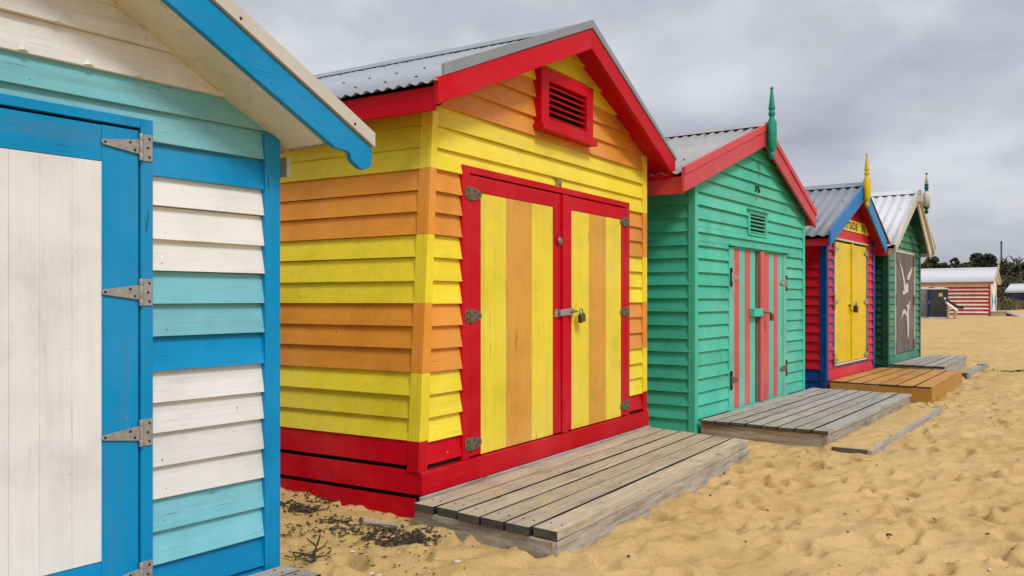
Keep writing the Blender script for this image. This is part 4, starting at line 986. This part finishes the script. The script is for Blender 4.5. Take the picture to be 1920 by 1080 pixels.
def limbs(mb, base, tips, r0):
    for tp in tips:
        b = Vector(base); e = Vector(tp); mid = b.lerp(e, .45) + Vector((random.gauss(0, .25), random.gauss(0, .25), .5)); mb.tube([b, mid, b.lerp(e, .75) + Vector((random.gauss(0, .15), 0, .25)), e], [r0, r0 * .65, r0 * .4, r0 * .15], 'bark', 6)
def tree(label, u, v_top, v_bot, hw, Y, mat, n, nc=9, size=.19, sparse=False):
    X, _, zt = pxp(u, v_top, Y); zb = 1.3 + (563 - v_bot) * Y / 1600; k = Y / 1600; hw *= k
    z0 = float(np.interp(Y, BY, BZ)); t = thing('coastal_tree', label, 'tree', (X, Y, z0), 0, 'trees on the rise behind the beach')
    H_ = zt - z0; zc = zb - z0
    cl = []
    for i in range(nc):
        a = -1 + 2 * (i + .5) / nc; hh = (H_ - zc) * math.sqrt(max(.12, 1 - a * a))
        rr = hw * random.uniform(.26, .40) if not sparse else hw * random.uniform(.12, .25)
        zz = zc + hh * random.uniform(.45, .98) - rr * .5
        cl.append((a * hw * .82, random.uniform(-.5, .5) * hw, zz, rr * 1.15, rr * 1.1, rr * .75))
        if not sparse: cl.append((a * hw * .7 + random.gauss(0, .2), random.uniform(-.6, .6) * hw, zc + hh * random.uniform(.1, .5), rr * 1.2, rr * 1.2, rr * .8))
    leaves_np(cl, n, size, mat, 'crown', t)
    mb = MB(); mb.tube([(0, 0, -.2), (.08, 0, zc * .4), (-.05, 0, zc * .8), (0, 0, zc + .6)], [.26, .2, .17, .10], 'bark', 8)
    limbs(mb, (0, 0, zc * .75), [(c[0], c[1], c[2]) for c in cl[::2]], .11); mb.build('trunk', t)
tree('low rounded dark tree rising just right of the dark green hut roof', 1748, 478, 512, 24, 108, 'leaf_olive', 5200)
tree('green bush topped tree tucked close to the dark green hut wall', 1722, 492, 520, 20, 110, 'leaf_dark', 3600)
tree('thin open crowned tree between two dense rounded trees', 1788, 483, 512, 17, 106, 'leaf_olive', 900, 12, .17, True)
tree('small leafy tree filling the low saddle behind the white roof', 1795, 502, 525, 24, 104, 'leaf_olive', 3800)
tree('dense dark umbrella shaped tree above the ridge of the striped hut', 1838, 476, 506, 30, 112, 'leaf_dark', 7600, 11)
tree('bright green low tree directly behind the striped hut roof', 1820, 497, 525, 28, 102, 'leaf_green', 4200)
tree('wide dark tree under the tall blue pole', 1890, 487, 525, 34, 109, 'leaf_olive', 7600, 11)
tree('dark spreading tree at the right edge behind the navy hut', 1935, 486, 525, 32, 107, 'leaf_olive', 6000, 10)
def bare(label, u, v0, v1, Y, n, sp):
    b = pxp(u, v0, Y); t = thing('bare_tree', label, 'tree', (b[0], Y, float(np.interp(Y, BY, BZ))), 0, 'leafless trees on the rise')
    k = Y / 1600; z0 = b[2] - t.location.z; h = (v0 - v1) * k; mb = MB(); tw = MB()
    mb.tube([(0, 0, -.2), (.1, 0, z0 * .5), (0, 0, z0)], [.2, .14, .10], 'bark', 7)
    for _ in range(n):
        a = random.gauss(0, .55); L = h * random.uniform(.6, 1.05); pts = [Vector((0, 0, z0 - .3))]
        for q in range(5): pts.append(pts[-1] + Vector((math.sin(a) * L / 5 * sp, random.gauss(0, .12), math.cos(a) * L / 5))); a += random.gauss(0, .25)
        tw.tube(pts, [.075, .065, .05, .04, .03, .018], 'bark', 5)
        for q in (2, 3, 4):
            for s in (-1, 1):
                e = pts[q] + Vector((s * random.uniform(.2, .6), random.gauss(0, .2), random.uniform(.25, .6))); tw.tube([pts[q], pts[q].lerp(e, .5) + Vector((0, 0, .06)), e], [.035, .026, .014], 'bark', 4)
    mb.build('trunk', t); tw.build('branches', t)
bare('bare twiggy tree left of the tall blue pole', 1872, 498, 473, 111, 7, 1.3)
bare('bare twiggy tree right of the tall blue pole near the right edge', 1906, 497, 474, 111, 9, 1.2)
M['pole'] = plain('dark_blue_pole', (.015, .025, .085), .5)
px_ = pxp(1877.5, 454, 118); z0 = float(np.interp(118, BY, BZ))
t = thing('tall_pole', 'tall dark blue pole standing up out of the trees', 'pole', (px_[0], 118, z0))
mb = MB(); mb.tube([(0, 0, -.2), (0, 0, px_[2] - z0)], [.13, .11], 'pole', 10); mb.build('shaft', t)
mb = MB(); mb.lathe([(.15, 0), (.15, .08), (.06, .14)], (0, 0, px_[2] - z0), 'pole', 10); mb.build('cap', t)
cl = []
for _ in range(150):
    Y = random.uniform(97, 114); u = random.uniform(1480, 2350); top = random.uniform(500, 530)
    p = pxp(u, top, Y); g0 = float(np.interp(Y, BY, BZ)); r = random.uniform(.9, 1.6); cl.append((p[0], Y, g0 + (p[2] - g0) * random.uniform(.3, 1.0) - r * .4, r * 1.3, r, r * .8))
for _ in range(90):
    Y = random.uniform(96, 101); u = random.uniform(1480, 2350); r = random.uniform(.8, 1.4); cl.append(((u - 960) / 1600 * Y, Y, .8 + random.uniform(.3, 2.4), r * 1.3, r, r * .8))
o = leaves_np(cl, 42000, .22, 'leaf_olive', 'coastal_scrub'); tag(o, 'dark tangled coastal scrub covering the rise behind the far huts', None, None, 'stuff')
mb = MB()
for _ in range(120):
    Y = random.uniform(95.5, 99); u = random.uniform(1860, 2000); p = Vector(((u - 960) / 1600 * Y, Y, random.uniform(1.5, 4.2))); e = p + Vector((random.gauss(0, .9), 0, random.gauss(.3, .5)))
    mb.tube([p, p.lerp(e, .5) + Vector((0, 0, random.uniform(-.2, .3))), e], [.045, .035, .02], 'twig', 4)
tag(mb.build('bare_scrub_branches', fix=False), 'pale bare branches tangled through the dark scrub', None, None, 'stuff')
# tussocks of dune grass in front of the navy hut
V = []; Fc = []; mbg = MB()
def tussock(cx, cy, n, h, spread):
    z0 = sandz(cx, cy)
    for _ in range(n):
        x = cx + random.gauss(0, spread); y = cy + random.gauss(0, spread); a = random.uniform(0, 6.3); l = h * random.uniform(.6, 1.1); w = .035; bx, by = math.cos(a) * l * .5, math.sin(a) * l * .5
        px, py = -math.sin(a) * w, math.cos(a) * w; z = z0 - .05
        mbg.add([(x - px, y - py, z), (x + px, y + py, z), (x + bx * .5 + px * .8, y + by * .5 + py * .8, z + l * .75), (x + bx * .5 - px * .8, y + by * .5 - py * .8, z + l * .75), (x + bx, y + by, z + l * .9)], [(0, 1, 2, 3), (3, 2, 4)], 'dune_blades')
for _ in range(110):
    Y = random.uniform(78, 88); u = random.uniform(1872, 2080); tussock((u - 960) / 1600 * Y, Y, 46, random.uniform(.5, .95), .42)
for _ in range(16):
    Y = random.uniform(75, 79); u = random.uniform(1872, 1886); tussock((u - 960) / 1600 * Y, Y, 60, random.uniform(.8, 1.25), .40)
tag(mbg.build('dune_grass', fix=False), 'olive tussocks of dune grass below the navy hut', None, None, 'stuff')

# ------------------------------------------------------------------ sky, sun, camera
SUN = Vector((.46, -.68, .88)).normalized()
W = bpy.data.worlds.new('World'); S.world = W; W.use_nodes = True; nt = W.node_tree; nt.nodes.clear()
out = nd(nt, 'ShaderNodeOutputWorld'); bg = nd(nt, 'ShaderNodeBackground', None, Strength=.1); nt.links.new(bg.outputs[0], out.inputs[0])
sky = nd(nt, 'ShaderNodeTexSky', {'sky_type': 'NISHITA', 'sun_disc': False, 'sun_elevation': math.asin(SUN.z), 'sun_rotation': math.atan2(SUN.x, SUN.y)})
tc = nd(nt, 'ShaderNodeTexCoord'); vn = nd(nt, 'ShaderNodeVectorMath', {'operation': 'NORMALIZE'}, i0=tc.outputs['Generated']).outputs[0]
sep = nd(nt, 'ShaderNodeSeparateXYZ', None, Vector=vn); zc = math_(nt, 'MAXIMUM', sep.outputs[2], 0.0); den = math_(nt, 'ADD', zc, .30)
cv = nd(nt, 'ShaderNodeCombineXYZ', None, X=math_(nt, 'DIVIDE', sep.outputs[0], den), Y=math_(nt, 'DIVIDE', sep.outputs[1], den), Z=8.3).outputs[0]
n1 = noise(nt, cv, 2.2, 6, .5, .3); n2 = noise(nt, cv, .8, 3, .5, .2); n3 = noise(nt, cv, 6.0, 5, .5, .3)
f = math_(nt, 'ADD', math_(nt, 'MULTIPLY', n1, .46), math_(nt, 'ADD', math_(nt, 'MULTIPLY', n2, .39), math_(nt, 'MULTIPLY', n3, .15)))
cloud = ramp(nt, f, [(.38, (.41, .42, .50)), (.46, (.495, .505, .585)), (.53, (.58, .59, .665)), (.60, (.71, .715, .765))])
# overcast sky: zenith brighter than the horizon, and brightest around the veiled sun
low = nd(nt, 'ShaderNodeMapRange', {'interpolation_type': 'SMOOTHSTEP'}, i0=zc, i1=0.0, i2=.14, i3=.80, i4=1.0).outputs[0]
zen = nd(nt, 'ShaderNodeMapRange', {'interpolation_type': 'SMOOTHSTEP'}, i0=zc, i1=.30, i2=.95, i3=1.0, i4=1.65).outputs[0]
dt = nd(nt, 'ShaderNodeVectorMath', {'operation': 'DOT_PRODUCT'}, i0=vn, i1=tuple(SUN)).outputs['Value']
lobe = math_(nt, 'MULTIPLY', math_(nt, 'POWER', math_(nt, 'MAXIMUM', dt, 0.0), 3.0), .45)
br = math_(nt, 'MULTIPLY', math_(nt, 'MULTIPLY', math_(nt, 'ADD', zen, lobe), low), 10.0)
cb = nd(nt, 'ShaderNodeVectorMath', {'operation': 'SCALE'}, i0=cloud, Scale=br).outputs[0]
nt.links.new(mixc(nt, .95, sky.outputs[0], cb), bg.inputs[0])
ld = bpy.data.lights.new('sun', 'SUN'); ld.energy = 1.95; ld.angle = math.radians(14); ld.color = (1, .98, .95)
so = bpy.data.objects.new('sun', ld); COL.objects.link(so); so.rotation_euler = (-SUN).to_track_quat('-Z', 'Y').to_euler()
cd = bpy.data.cameras.new('camera'); cam = bpy.data.objects.new('camera', cd); COL.objects.link(cam)
cam.location = (0, 0, 1.3); cam.rotation_euler = (PI / 2, 0, 0); cd.sensor_width = 36; cd.lens = 30.0; cd.shift_y = 23 / 1920; cd.clip_start = .05; cd.clip_end = 8000
S.camera = cam
S.view_settings.view_transform = 'Standard'; S.view_settings.look = 'None'; S.view_settings.exposure = 0.0; S.view_settings.gamma = 1.0
S.render.resolution_x = 1024; S.render.resolution_y = 576
